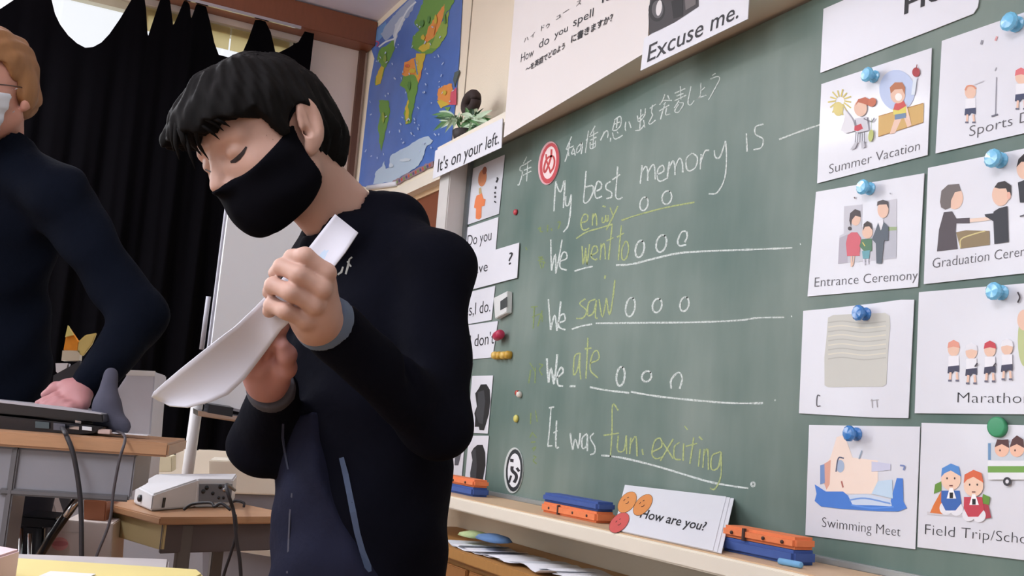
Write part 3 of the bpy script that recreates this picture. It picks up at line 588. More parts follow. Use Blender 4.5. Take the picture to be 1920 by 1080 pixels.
# timer
t = empty('timer', onY(946, 570, BY), 'white box timer with grey screen stuck on the board', 'timer')
q = [onY(x, y, BY-0.022) for x, y in ((934,562),(953,549.5),(953,589),(937,597))]
prism('casing', [onY(x, y, BY-0.001) for x, y in ((935,560),(961,547),(960,587),(938,599))], NB, 0.02, mat('white_plastic', (226, 228, 226), 0.35), t, 0.002)
pr = Print((0, BY-0.021, 0), NB); pr.poly((62, 66, 66), [(938,565),(951,556),(951,575),(938,582)]); pr.build('screen', t, 'dark grey display')

# ---- left strip of cards
PG = None
c, pr = card('picture_card', [(888,316),(947,290),(936,401),(876,422)], 'tall white card with an orange figure print at the left edge of the board')
pr.frame((860, 280), 5.4)
pr.ell((206, 130, 88), 240, 290, 42, 88, 8); pr.ell((150, 84, 60), 262, 215, 22, 40, 8); pr.poly((196, 170, 120), [(205,395),(225,385),(235,450),(205,450)])
pr.poly((230, 128, 76), [(180,470),(235,445),(250,500),(272,505),(262,570),(232,580),(228,690),(205,710),(172,700),(175,600),(155,590),(165,520)])
pr.line(INK, [(385,285),(395,300),(380,335)], 3); pr.line(INK, [(375,375),(372,400)], 3); pr.line(INK, [(365,430),(370,450)], 3); pr.line(INK, [(372,470),(366,490)], 3); pr.line(INK, [(360,525),(378,540)], 2.6); pr.build('printed_picture', c)
def strip(quad, body, Aq, Bq, h, label, lift=0.002, up=(0.05, -1)):
    c, pr = card('sentence_strip', quad, label, 'card', 'English sentence strips at the left of the board', PAPER, lift=lift)
    pr.text(INK, body, Aq, Bq, h, up=up, thin=0.004); pr.build('caption', c); return c
strip([(873,428),(935,407),(929,480),(866,500)], 'Do you', (876,462), (921,450), 22, 'white strip reading Do you, half under the strip below')
strip([(850,492),(974,455),(970,521),(866,548)], 'have', (880,516), (914,508), 20, 'white strip reading have with a question mark, longest of the left strips', 0.005)
pr = Print((0, BY-0.0065, 0), NB); pr.text(INK, '?', (953,497), (961,494), 24); pr.build('question_mark', bpy.data.objects['sentence_strip.001'])
strip([(858,553),(929,536),(922,600),(856,612)], 'Yes,I do.', (860,596), (919,584), 24, 'white strip reading Yes, I do, beside the timer')
strip([(856,613),(934,602),(924,670),(852,677)], 'No,I don\'t', (852,656), (926,644), 24, 'white strip reading No, I don\'t, beside the crimson clip')
GPH = 'photo cards with dark shapes at the lower left'
def photo(quad, shapes, label):
    c, pr = card('photo_card', quad, label, 'card', GPH, PAPER); pr.frame((840, 680), 4.156)
    for col, s in shapes: pr.poly(col, s)
    pr.build('printed_picture', c); return c
DK, GY = (30, 30, 32), (62, 64, 68)
photo([(852,684),(887,679),(882,700),(871,783),(850,786)], [((92, 92, 100), [(60,80),(120,62),(165,70),(160,200),(125,330),(60,380)])], 'photo card upper left, mostly behind the boy, grey shape')
photo([(886,705),(925,704),(915,813),(877,811)], [(DK, [(255,170),(300,168),(325,210),(330,300),(318,400),(295,480),(280,528),(245,525),(240,500),(208,500),(212,430),(205,395),(225,340),(218,290),(212,240),(240,200)]), (GY, [(232,230),(280,215),(290,300),(270,480),(240,470),(215,400),(232,330)])], 'photo card upper right of four, tall black shape')
photo([(880,817),(917,817),(907,928),(870,925)], [(DK, [(230,640),(270,640),(290,700),(292,800),(270,920),(248,1005),(205,1005),(205,960),(175,950),(172,860),(190,760),(180,700),(200,665)]), (GY, [(185,690),(215,670),(225,800),(215,950),(180,940),(172,860),(190,760)])], 'photo card lower right of four, tall black shape above the tray')
photo([(850,793),(875,791),(866,897),(850,896)], [((92, 92, 100), [(70,540),(118,560),(105,700),(80,800),(50,800)])], 'photo card lower left, mostly behind the boy, grey shape')

# ---- things on and over the ledge
def hang(quad, label, Yp=-0.183): 
    pts = [onY(x, y, Yp) for x, y in quad]; o = prism('sign_strip', pts, NB, 0.002, PAPER); tag(o, label, 'sign'); return o, Print((0, Yp-0.002, 0), NB)
o, pr = hang([(817,283),(943,222),(941,277),(812,336)], 'white strip reading It\'s on your left, hung at the ledge corner by the plant')
pr.text(INK, "It's on your left.", (820,323), (935,269), 26, up=(0.09, -1), thin=-0.004); pr.build('caption', o)
o, pr = hang([(1209,72),(1407,-30),(1403,36),(1202,133)], 'white strip reading Excuse me, hung from the ledge above the board', -0.186)
pr.text(INK, 'Excuse me.', (1213,117), (1384,33), 34, up=(0.10, -1), thin=-0.004, shear=0.05); pr.build('caption', o)
pl = [(943,262),(1215,92),(1400,-10),(1400,-200),(960,-200)]
b0_, b1_ = onY(945,258,-0.1815), onY(1214,97,-0.1815)
o = prism('poster', [b0_, b1_, b1_+Vector((0, 0, 0.62)), b0_+Vector((0, 0, 0.62))], NB, 0.0015, mat('poster_paper', (232, 226, 224), 0.6, 0.03, 5)); tag(o, 'big white poster asking How do you spell, standing on the ledge', 'poster')
pr = Print((0, -0.183, 0), NB); UP = (0.10, -1)
pr.text(INK, 'How', (976,117), (1000,105), 17, UP); pr.text(INK, 'do', (1010,91), (1029,81), 17, UP); pr.text(INK, 'you', (1039,72), (1064,58), 14, UP)
pr.text(INK, 'spell', (1074,50), (1112,30), 17, UP); pr.text(INK, 'ハ イ', (982,80), (1002,68), 8, UP); pr.text(INK, 'ドゥ', (1014,58), (1030,50), 9, UP); pr.text(INK, 'ュー', (1042,38), (1066,22), 9, UP); pr.text(INK, 'ズ', (1080,12), (1090,7), 9, UP)
pr.text(INK, 'it', (1128,6), (1144,-1), 14, UP)
pr.text(INK, '～を英語でどのよう', (985,136), (1058,90), 10, UP, thin=-0.02); pr.text(INK, 'に書きますか？', (1070,80), (1148,38), 12, UP, thin=-0.02)
pr.build('caption', o)
b0_, b1_ = onY(1219,93,-0.1815), onY(1402,-8,-0.1815)
o = prism('poster', [b0_, b1_, b1_+Vector((0, 0, 0.36)), b0_+Vector((0, 0, 0.36))], NB, 0.0015, PAPER); tag(o, 'white poster with a black and white photograph, behind the Excuse me strip', 'poster')
pr = Print((0, -0.183, 0), NB); pr.frame((920, 0), 3.692)
pr.poly((60, 56, 58), [(1098,240),(1092,100),(1110,-60),(1440,-60),(1440,45),(1260,165)]); pr.ell((30, 28, 30), 1150, 70, 58, 80); pr.ell((90, 88, 90), 1155, 65, 40, 62); pr.ell((226, 222, 222), 1165, 55, 20, 55, 8)
pr.poly((24, 22, 24), [(1250,10),(1330,-30),(1330,110),(1265,130)]); pr.poly((110, 104, 104), [(1340,-40),(1420,-50),(1420,30),(1350,70)]); pr.build('printed_picture', o, 'dark photograph')

# world map
WMAP = mat('map_blue_ink', (84, 122, 198), 0.45, 0.16, 9, coat=0.3)
mo = [(92,195),(150,150),(330,-14),(420,-100),(625,-260),(622,-10),(606,300),(592,480),(560,800),(456,912),(230,1030),(85,1052),(38,1045),(100,480),(128,330),(100,245)]
mp_ = prism('world_map', [onY(660+x/3, y/3, -0.003) for x, y in mo], NB, 0.002, WMAP); tag(mp_, 'large blue world map hung on the wall left of the board', 'map')
pr = Print((0, -0.005, 0), NB); pr.frame((660, 0), 3.0)
GRE, ORA, YEL, ICE = (112, 158, 74), (232, 152, 76), (212, 186, 66), (184, 204, 222)
pr.poly((112, 158, 214), [(96,200),(150,158),(190,120),(200,170),(150,230),(108,240)], jag=4); pr.poly((164, 178, 206), [(160,190),(230,90),(330,-10),(360,-20),(340,60),(290,120),(250,180),(190,230)], jag=4); pr.poly((206, 214, 226), [(240,140),(285,90),(300,110),(255,190),(240,270),(230,240)], jag=4)
pr.line((220, 226, 236), [(150,265),(190,235),(240,215),(250,180),(310,60),(360,10)], 3); pr.line((210, 80, 120), [(118,225),(150,240),(138,262)], 2)
pr.poly(GRE, [(235,225),(160,275),(140,330),(165,370),(150,400),(130,450),(132,482),(160,472),(180,400),(215,330),(242,270)], jag=4); pr.poly(YEL, [(165,370),(180,380),(160,470),(132,480),(135,430)], jag=4); pr.poly(GRE, [(150,565),(205,565),(215,630),(195,720),(165,850),(152,800),(148,700),(160,640)], jag=4)
pr.poly(GRE, [(430,-60),(600,-160),(570,20),(520,90),(500,130),(495,260),(450,300),(410,310),(330,270),(345,200),(380,170),(350,130),(380,60)], jag=4)
pr.poly(ORA, [(520,20),(430,150),(410,215),(412,245),(455,215),(500,130),(520,60)], jag=4); pr.poly(YEL, [(372,275),(410,235),(438,240),(435,275),(395,292)], jag=4); pr.poly((150, 178, 80), [(500,130),(545,60),(530,200),(480,270),(440,270)], jag=4)
pr.poly(GRE, [(268,480),(290,420),(385,380),(372,470),(330,690),(300,700),(290,640),(315,560),(300,500)], jag=4); pr.poly(ORA, [(280,420),(295,350),(360,320),(410,300),(400,370),(375,470),(350,420),(300,430)], jag=4); pr.poly(YEL, [(360,300),(412,300),(398,370),(365,450),(352,380)], jag=4); pr.poly(YEL, [(300,600),(318,560),(315,690),(300,700)], jag=4)
pr.line((80, 130, 200), [(352,330),(368,420)], 2.2)
pr.poly(ORA, [(480,560),(485,500),(520,478),(562,470),(570,540),(545,590),(500,575)], jag=4); pr.poly(YEL, [(478,570),(500,560),(545,590),(500,610)], jag=4); pr.poly((214, 90, 110), [(555,520),(588,490),(586,590),(548,590)]); pr.poly(GRE, [(505,600),(555,600),(540,625)], jag=4)
pr.poly(ICE, [(118,1035),(135,965),(170,935),(182,905),(190,950),(212,940),(215,880),(260,850),(380,780),(430,765),(456,790),(415,830),(400,880),(375,930),(232,1025)], jag=4); pr.poly((160, 130, 140), [(222,1026),(372,942),(458,905),(456,935),(240,1045)], jag=4)
for k in range(16):
    t = k/16; pr.ell([(200, 90, 60), (120, 150, 80), (90, 80, 120)][k % 3], 240+t*210, 1030-t*108, 5, 9)
for (x, y, rx, ry, c_) in ((455,170,14,30,ORA),(470,110,10,26,YEL),(400,210,12,16,YEL),(340,400,16,14,YEL),(310,370,14,10,(214,110,70)),(320,480,10,22,(90,140,70)),(185,330,10,22,(140,168,80)),(175,660,8,30,(150,170,70)),(430,110,10,20,(90,140,70)),(390,130,12,22,(90,142,74)),(520,110,8,30,(96,146,76)),(520,520,12,14,YEL),(300,900,30,10,(206,218,228)),(220,930,14,12,(206,218,228))): pr.poly(c_, [(x+rx*math.cos(a)*random.uniform(.7,1.2), y+ry*math.sin(a)*random.uniform(.7,1.2)) for a in [2*math.pi*k/12 for k in range(12)]])
rnd = random.Random(3)
for k in range(90):
    x = rnd.uniform(70, 570); y = rnd.uniform(120, 900)
    if y < 195+(300-x)*0.9 or x < 135-y*0.1+20: continue
    pr.line((190, 206, 232), [(x, y), (x+rnd.uniform(-12, 12), y-rnd.uniform(4, 16))], rnd.uniform(1, 2.4))
pr.build('printed_continents', mp_)
p0_, p1_ = onY(690, 352, -0.008), onY(740, 346, -0.008); tube('bottom_rod', [p0_, p1_+Vector((0.02, 0, 0))], 0.012, PAPER, mp_)
# wooden pigeonhole under the map
sh = empty('wall_shelf', (0.8, -0.1, 1.75), 'brown wooden wall shelf with cream edge below the map', 'shelf')
a, b = onY(742, 372, -0.02), onY(811, 336, -0.02)
box('top_board', (0.1, -0.004, 1.952), (1.12, -0.06, 2.0), IVORY, sh); box('back_board', (0.1, -0.004, 1.60), (1.12, -0.012, 1.951), BROWN, sh)
box('side_board', (1.095, -0.012, 1.60), (1.12, -0.06, 1.951), IVORY, sh); box('bottom_board', (0.1, -0.012, 1.58), (1.12, -0.06, 1.60), IVORY, sh)

# plant on the ledge
pt = empty('potted_plant', onY(880, 262, -0.12), 'small artificial plant with white edged leaves on the ledge corner', 'plant')
LG = [mat('leaf_green', (96, 140, 88), 0.5, 0.2, 40), mat('leaf_pale', (196, 216, 188), 0.5, 0.1, 40), mat('leaf_dark', (52, 86, 60), 0.5, 0.2, 40)]
rnd = random.Random(5)
base = onY(870, 258, -0.13); base.z = 2.006
lathe('pot', [(0.035, 0), (0.045, 0.04), (0.04, 0.045), (0.03, 0.04)], base, (0, 0, 1), mat('dark_pot', (48, 42, 40), 0.6), pt)
def leaf(root, tip, wd, m, droop=0.0):
    root = Vector(root); tip = Vector(tip); d = tip-root; side = d.cross(Vector(W_)).normalized()*wd*0.5; nrm = side.cross(d).normalized()
    vs = [root]; n = 5; L = []; Rr = []
    for k in range(1, n):
        t = k/n; w = math.sin(math.pi*t**0.8); c = root+d*t+Vector((0, 0, droop*math.sin(math.pi*t))); L.append(c+side*w); Rr.append(c-side*w)
    bm = bmesh.new(); r0 = bm.verts.new(root); t0 = bm.verts.new(tip); l = [bm.verts.new(v) for v in L]; r = [bm.verts.new(v) for v in Rr]; c = [bm.verts.new((x+y)/2-Vector(W_)*(-0.004)) for x, y in zip(L, Rr)]
    bm.faces.new((r0, l[0], c[0])); bm.faces.new((r0, c[0], r[0]))
    for k in range(n-2): bm.faces.new((l[k], l[k+1], c[k+1], c[k])); bm.faces.new((c[k], c[k+1], r[k+1], r[k]))
    bm.faces.new((l[-1], t0, c[-1])); bm.faces.new((c[-1], t0, r[-1]))
    return frombm('leaf', bm, m, pt)
for k in range(64):
    t = rnd.random()
    if k < 26: tx, ty = rnd.uniform(808, 865), rnd.uniform(206, 250); rx, ry = 855, 222
    else: tx, ty = rnd.uniform(858, 926), rnd.uniform(200, 262); rx, ry = rnd.uniform(862, 895), rnd.uniform(215, 250)
    q = rnd.uniform(0.45, 1); 
    leaf(onY(rx, ry, -0.13), onY(rx+(tx-rx)*1.0, ry+(ty-ry)*1.0, -0.13-rnd.uniform(-0.04, 0.05)), rnd.uniform(0.010, 0.022), LG[rnd.choice((0, 0, 1, 1, 2))], rnd.uniform(0, 0.012))
# dark ring ornament behind the plant
cc = onY(883, 193, -0.10); ring = []
for k in range(25):
    a = 2*math.pi*k/24; ring.append(cc+Vector((math.cos(a)*0.045, 0, math.sin(a)*0.030)))
tb = tube('ring_ornament', ring, 0.02, mat('dark_brown_foam', (52, 38, 36), 0.8), seg=10); tag(tb, 'dark brown ring ornament resting on top of the plant', 'ornament')
# little paper bird near the map
bd = Print((0, -0.012, 0), NB)
bq = prism('paper_scrap', [onY(x, y, -0.0055) for x, y in ((851,150),(854,136),(863,132),(858,148),(854,163))], NB, 0.004, mat('scrap_grey', (88, 100, 96), 0.7)); tag(bq, 'small dark paper scrap on the map edge above the plant', 'scrap')

# ---- on the tray
OR_F = mat('orange_felt', (232, 132, 84), 0.9, 0.08, 80); BL_F = mat('blue_felt', (66, 92, 158), 0.9, 0.1, 80); SLIT = mat('dark_slot', (70, 50, 46), 0.8)
def eraser(x0, x1, label, flip):
    t = empty('chalk_eraser', ((x0+x1)/2, -0.175, 0.765), label, 'eraser', 'orange and blue chalk erasers')
    za, zb, zc = 0.765, 0.792, 0.816; top, bot = (BL_F, OR_F) if flip else (OR_F, BL_F)
    box('pad', (x0, -0.205, za), (x1, -0.145, zb), bot, t, 0.006)
    cap_ = box('handle', (x0, -0.203, zb+0.001), (x1, -0.147, zc), top, t, 0.006)
    z = (zb+zc)/2 if not flip else (za+zb)/2; w = x1-x0; ob = cap_ if not flip else t
    for q in (0.33,): box('groove', (x0+w*q-0.003, -0.2065, z-0.012), (x0+w*q+0.003, -0.200, z+0.012), SLIT, t)
    for q in (0.16, 0.6, 0.85): lathe('rivet', [(0.0035, 0), (0.0035, 0.003)], (x0+w*q, -0.2035, z), (0, -1, 0), SLIT, t, 8)
a, b = onY(1012, 975, -0.205).x, onY(1116, 985, -0.205).x; eraser(a, b, 'chalk eraser lying blue side up, left of the How are you card', True)
a, b = onY(1349, 1040, -0.205).x, onY(1487, 1052, -0.205).x; eraser(a, b, 'chalk eraser lying orange side up, at the right of the tray', False)
a, b = onY(800, 930, -0.205).x, onY(884, 935, -0.205).x; eraser(a-0.02, b, 'chalk eraser half hidden by the boy, below the photo cards', False)
ck = lathe('chalk_stick', [(0.006, 0), (0.006, 0.05), (0.005, 0.052)], (0, 0, 0), (1, 0.1, 0), mat('blue_chalk', (120, 176, 220), 0.9), seg=12); ck.location = onY(1462, 1048, -0.225); ck.location.z = 0.771; tag(ck, 'stub of light blue chalk in front of the right eraser', 'chalk')
# How are you cards leaning
bl, br = onZ(1116, 992, 0.767), onZ(1305, 1033, 0.767); bl.y = br.y = -0.255; tl, tr_ = onY(1172, 910, BY-0.012), onY(1362, 932, BY-0.012)
ax = (tl-bl); bxv = (br-bl); nn = ax.cross(bxv).normalized(); 
if nn.y > 0: nn = -nn
tr_ = onpl(1362, 932, bl, nn)
for k in (2, 1, 0):
    off = Vector((0.012*k, 0, 0))-nn*0.0022*k+Vector((0, 0, 0.001*k))
    o = prism('leaning_card', [bl+off, br+off, tr_+off, tl+off], nn, 0.0015, PAPER)
    tag(o, ['front card reading How are you? leaning on the chalk tray', 'middle white card behind the How are you card', 'rearmost white card behind the How are you card'][k], 'card', 'stack of cards leaning on the tray')
    if k == 0:
        pr = Print(bl+nn*0.0015, nn); pr.frame((840, 860), 2.667)
        pr.ell((130, 84, 50), 896, 218, 38, 62, 38); pr.ell((228, 150, 84), 896, 218, 36, 60, 38); pr.ell((130, 84, 50), 974, 231, 36, 64, 40); pr.ell((226, 146, 80), 974, 231, 34, 62, 40)
        pr.ell((130, 60, 60), 856, 320, 38, 62, 44); pr.ell((214, 92, 88), 856, 320, 36, 60, 44)
        for x, y in ((890, 210), (968, 226), (850, 318)): pr.line((90, 50, 40), [(x-12,y),(x-4,y-8)], 1.2); pr.line((90, 50, 40), [(x+6,y-14),(x+14,y-18)], 1.2); pr.line((90, 50, 40), [(x-2,y+14),(x+8,y+12),(x+14,y+4)], 1.2)
        pr.build('printed_faces', o, 'two orange faces and one red face')
        pr = Print(bl+nn*0.0015, nn); pr.text(INK, 'How are you?', (1199,970), (1320,995), 17, up=(0.42, -1), thin=-0.01); pr.build('caption', o)

# low cabinet under the tray with papers
cb = empty('low_cabinet', (3, -0.2, 0), 'long low wooden cabinet under the chalk tray', 'cabinet')
box('top', (1.2, -0.003, 0.59), (7, -0.30, 0.62), ORWOOD, cb, 0.003); box('body', (1.22, -0.003, 0.05), (7, -0.27, 0.589), ORWOOD, cb)
for k in range(6): box('door', (1.3+k*0.6, -0.271, 0.09), (1.88+k*0.6, -0.283, 0.57), mat('cabinet_door_wood', (150, 100, 52), 0.5, 0.14, 10, stretch=(6, 1, 1)), cb, 0.003)
rnd = random.Random(9); k = 0; lbs = ['white paper sheet lying on the low cabinet under the tray']
for i in range(16):
    x = 1.75+i*0.10+rnd.uniform(-0.02, 0.02); y = -0.19+rnd.uniform(-0.02, 0.02); z = 0.6205+0.0012*i; a = rnd.uniform(-0.25, 0.25)
    ex = Vector((math.cos(a), math.sin(a), 0))*0.21; ey = Vector((-math.sin(a), math.cos(a), 0))*0.15
    pts = []; n = 6; o0 = Vector((x, y, z))-ex/2-ey/2; vs = []; fs = []
    for r in range(n+1):
        for q in range(2): vs.append(o0+ex*r/n+ey*q+Vector((0, 0, 0.004*math.sin(r*1.3+i)+0.004+(0.006 if r == n else 0))))
    for r in range(n): fs.append((2*r, 2*r+2, 2*r+3, 2*r+1))
    o = mk('paper_sheet', vs, fs, PAPER if i % 4 else mat('grey_paper', (196, 200, 206), 0.7), smooth=True); so = o.modifiers.new('s', 'SOLIDIFY'); so.thickness = 0.0006
    tag(o, 'loose paper sheet in the spread on the low cabinet under the tray', 'paper', 'papers spread on the low cabinet')
c = onZ(925, 1000, 0.66); lf = []
o = lathe('crumpled_leaflet', [(0.02, 0), (0.05, 0.006), (0.045, 0.014), (0.02, 0.02), (0.002, 0.022)], (0, 0, 0), (0, 0, 1), mat('pale_green_paper', (186, 204, 150), 0.8, 0.25, 60), seg=9); o.location = (c.x, -0.2, 0.645); tag(o, 'crumpled pale green leaflet on the papers beside the boy', 'paper')
c = onZ(1035, 1012, 0.66); o = lathe('cloth', [(0.03, 0), (0.06, 0.006), (0.05, 0.016), (0.02, 0.022), (0.002, 0.024)], (0, 0, 0), (0, 0, 1), mat('blue_cloth', (96, 130, 176), 0.9, 0.15, 40), seg=10); o.location = (c.x, -0.2, 0.65); o.scale = (1.3, 0.8, 1); tag(o, 'folded blue cloth on the papers under the tray', 'cloth')
#==CURTAIN==
# ---- black curtain hung by a few points under the brown rail (top edge sags between them)
CX = XW+0.10
prof_px = [(-420,-180),(-330,-60),(-200,-20),(-60,60),(0,17),(25,0),(60,-60),(80,-75),(97,0),(103,25),(113,46),(128,67),(144,81),(160,89),(175,88),(190,80),(205,64),(225,35),(246,0),(262,-45),(272,-40),(274,20),(277,70),(284,48),(300,0),(308,-30),(316,-30),(319,0),(325,48),(333,30),(345,0),(350,-22),(354,-20),(356,10),(358,37),(368,8),(372,-8),(384,-12),(388,0),(394,40),(402,80),(410,103),(430,108),(455,98),(465,75),(478,38),(490,22),(496,19),(500,24),(508,60),(516,97),(522,99),(540,90),(560,78),(572,55),(584,36),(592,36)]
def topz(pts):
    out = []
    for x, y in pts:
        q = onX(x, y, CX); out.append((q.y, min(q.z, 2.885)))
    return out
def curtain(name, prof, label, ybot_shift=0.0):
    tp = topz(prof); ys = [t[0] for t in tp]; zs = [t[1] for t in tp]
    n = 420; m_ = 46; vs = []; fs = []
    for i in range(n+1):
        y = ys[0]+(ys[-1]-ys[0])*i/n
        z1 = float(np.interp(y, ys, zs))
        for j in range(m_+1):
            t = j/m_; z = z1+(0.73-z1)*t
            a = 0.003+0.024*min(1, t*1.6)
            x = CX+a*math.sin(y*38+1.2*math.sin(y*9)+0.5*math.sin(z*2))+0.008*min(1, t*2)*math.sin(y*91+z)
            x += 0.03*math.sin(y*5+1)*t
            vs.append((x, y, z))
    for i in range(n):
        for j in range(m_): k = i*(m_+1)+j; fs.append((k, k+1, k+m_+2, k+m_+1))
    o = mk(name, vs, fs, CLOTHB, smooth=True); tag(o, label, 'curtain', 'black window curtains'); return o
curtain('curtain', prof_px[:40], 'wide black blackout curtain with scalloped drooping top, behind the teacher')
curtain('curtain', prof_px[39:], 'narrow black blackout curtain with two drooping gaps, next to the wall pillar')

# ---- whiteboard on its stand
wb = empty('whiteboard', P(360, 880, 3.45), 'white portable whiteboard on a white pole behind the boy', 'whiteboard')
zd = 3.45
wq = [P(427,388,zd), P(640,420,zd+0.25), P(600,800,zd+0.25), P(381,752,zd)]
nW = (wq[1]-wq[0]).cross(wq[3]-wq[0]).normalized()
if nW.dot(Vector(W_)) > 0: nW = -nW
prism('panel', wq, nW, 0.012, mat('whiteboard_enamel', (246, 248, 255), 0.3, 0.01, coat=0.4), wb)
prism('frame', [p-nW*0.012+(p-(wq[0]+wq[2])/2).normalized()*0.012 for p in wq], nW, 0.011, GREYM2, wb)
tube('support_rod', [P(391,556,zd-0.03), P(378,655,zd-0.03)], 0.008, GREYM2, wb)
tube('pole', [P(379,690,zd+0.03), P(352,885,zd+0.05), P(340,985,zd+0.05)], 0.020, mat('white_pole', (212, 212, 214), 0.4), wb, 14)
prism('pen_tray', [P(362,765,zd-0.01), P(600,800,zd+0.2), P(598,812,zd+0.2), P(362,775,zd-0.01)], nW, 0.05, CHROME, wb)
prism('eraser_holder', [P(384,754,zd-0.02), P(430,761,zd), P(428,778,zd), P(382,770,zd-0.02)], nW, 0.04, BLACKP, wb)

#==DESKS==
# ---- teacher desk
e1 = (P(318,830,1.86)-P(0,803,1.80)); e1.z = 0; e1.normalize(); e2 = Vector((-e1.y, e1.x, 0))
if e2.dot(Vector(W_)) < 0: e2 = -e2
dr = P(318,831,1.86); dz = dr.z
td = empty('teacher_desk', (dr.x, dr.y, 0), 'teacher desk with wooden top and grey steel body at the left', 'desk')
o0 = Vector((dr.x, dr.y, dz-0.026))
obox('desk_top', o0, -e1*0.95, e2*0.36, Vector((0, 0, 0.026)), WOOD, td, 0.004)
def dk(name, u0, u1, v0, v1, z0, z1, m, par=td, bev=0.003):
    """u leftwards from the right end, v back from the front edge"""
    return obox(name, Vector((dr.x, dr.y, z0))-e1*u0+e2*v0, -e1*(u1-u0), e2*(v1-v0), Vector((0, 0, z1-z0)), m, par, bev)
zt = dz-0.027
dk('front_panel', 0.058, 0.262, 0.02, 0.035, zt-0.078, zt, GREYM); dk('cross_bar', 0.06, 0.28, 0.012, 0.02, zt-0.084, zt-0.072, mat('dark_grey_metal', (96, 94, 98), 0.5))
ped = dk('drawer_pedestal', 0.262, 0.90, 0.02, 0.14, 0.02, zt, GREYM); dk('edge_strip', 0.256, 0.268, 0.012, 0.02, 0.02, zt, mat('dark_grey_metal', (96, 94, 98), 0.5))
dk('drawer', 0.30, 0.62, 0.008, 0.02, zt-0.16, zt-0.01, GREYM); dk('drawer', 0.30, 0.62, 0.008, 0.02, zt-0.40, zt-0.17, GREYM)
dk('handle', 0.315, 0.335, 0.0, 0.008, zt-0.075, zt-0.02, mat('dark_grey_metal', (96, 94, 98), 0.5)); dk('drawer_box', 0.062, 0.262, 0.035, 0.30, zt-0.07, zt, GREYM); dk('back_rail', 0.10, 0.90, 0.31, 0.33, 0.02, 0.10, GREYM)
# laptop
lp = empty('laptop', P(60, 800, 2.06), 'closed black laptop with ports on its side, on the teacher desk', 'laptop')
def lq(pts, dep, th, name, m, par=lp, bev=0.002):
    q = [P(x, y, dep) for x, y in pts]; return prism(name, q, e2, th, m, par, bev)
lq([(-60,773),(195,800),(178,812),(150,814),(-60,802)], 1.93, 0.20, 'base', BLACKP)
lq([(-60,748),(110,764),(192,776),(194,792),(-60,770)], 1.93, 0.20, 'lid', mat('laptop_lid', (30, 31, 36), 0.3), bev=0.002)
lq([(-60,745),(110,762),(190,775),(190,777),(-60,748)], 1.929, 0.20, 'lid_edge', GREYM2, bev=0.0)
for x0, x1, y0_, y1_, m_ in ((66,92,790,802,mat('port_grey', (70,84,90), 0.4)), (100,122,793,806,mat('port_metal', (86,88,100), 0.3)), (130,148,798,804,CHROME), (154,172,799,806,mat('port_white', (220,224,230), 0.4)), (141,152,788,793,CHROME)):
    lq([(x0,y0_),(x1,y0_+2),(x1,y1_+2),(x0,y1_)], 1.927, 0.004, 'port', m_, bev=0.0)
# grey cloth bag and small items right of the laptop
bg_ = P(215, 785, 2.12); 
def bagf(p):
    d = cap(p, P(208,702,2.04), P(200,750,2.02), 0.014, 0.020); d = sm(d, cap(p, P(202,775,2.02), P(222,795,2.01), 0.028, 0.018), 0.03); return sm(d, cap(p, P(190,790,2.02), P(232,802,2.01), 0.012, 0.010), 0.02)
o = sculpt('cloth_pouch', bagf, *bounds([P(208,700,2.04), P(235,805,1.98), P(185,800,2.08)], 0.05), 0.004, mat('grey_pouch_cloth', (74, 74, 90), 0.9, 0.15, 50)); tag(o, 'grey cloth pouch slumped at the right end of the laptop', 'pouch')
o = obox('eraser_block', Vector(P(183,813,1.93)), e1*0.022, e2*0.02, Vector((0, 0, 0.009)), mat('pale_pink_rubber', (196, 172, 166), 0.7), bevel=0.001); tag(o, 'pale pink rubber block on the desk before the pouch', 'rubber')
o = obox('note_paper', Vector(P(200,812,1.95)), e1*0.075, e2*0.05, Vector((0, 0, 0.0015)), PAPER); tag(o, 'white note paper flat on the desk under the pouch', 'paper')
o = obox('notepad', Vector(P(150,776,2.10)), e1*0.07, e2*0.03, Vector((0, 0, 0.012)), PAPER); tag(o, 'small white notepad standing between laptop and pouch', 'notepad')
# cables over the desk edge
CB = mat('black_cable', (40, 38, 44), 0.5)
o = tube('cable', smoothpath([P(116,801,1.95), P(121,809,1.81), P(126,820,1.795), P(137,850,1.79), P(147,905,1.79), P(152,960,1.79), P(153,1043,1.79), P(154,1200,1.80)]), 0.0042, CB); tag(o, 'thick black cable hanging from the laptop over the desk edge', 'cable')
o = tube('cable', smoothpath([P(218,808,2.0), P(232,815,1.85), P(234,828,1.81), P(224,862,1.80), P(213,920,1.80), P(205,980,1.80), P(181,1043,1.80), P(160,1110,1.81)]), 0.0026, mat('grey_cable', (74, 70, 76), 0.5)); tag(o, 'thin grey cable hanging right of the thick black one', 'cable')
# white storage unit behind the desk
su = empty('storage_unit', P(245, 930, 2.95), 'tall white cabinet standing behind the teacher desk', 'cabinet')
q = [P(243,695,2.92), P(291,697,2.92), P(272,945,2.92), P(215,945,2.92), P(200,760,2.92)]
prism('body', q, e2, 0.3, mat('white_cabinet', (206, 206, 216), 0.5), su, 0.004)
prism('top_band', [P(242,694,2.915), P(292,696,2.915), P(291,706,2.915), P(236,704,2.915)], -e2, 0.01, mat('ivory_band', (222, 220, 218), 0.5), su, 0.001)
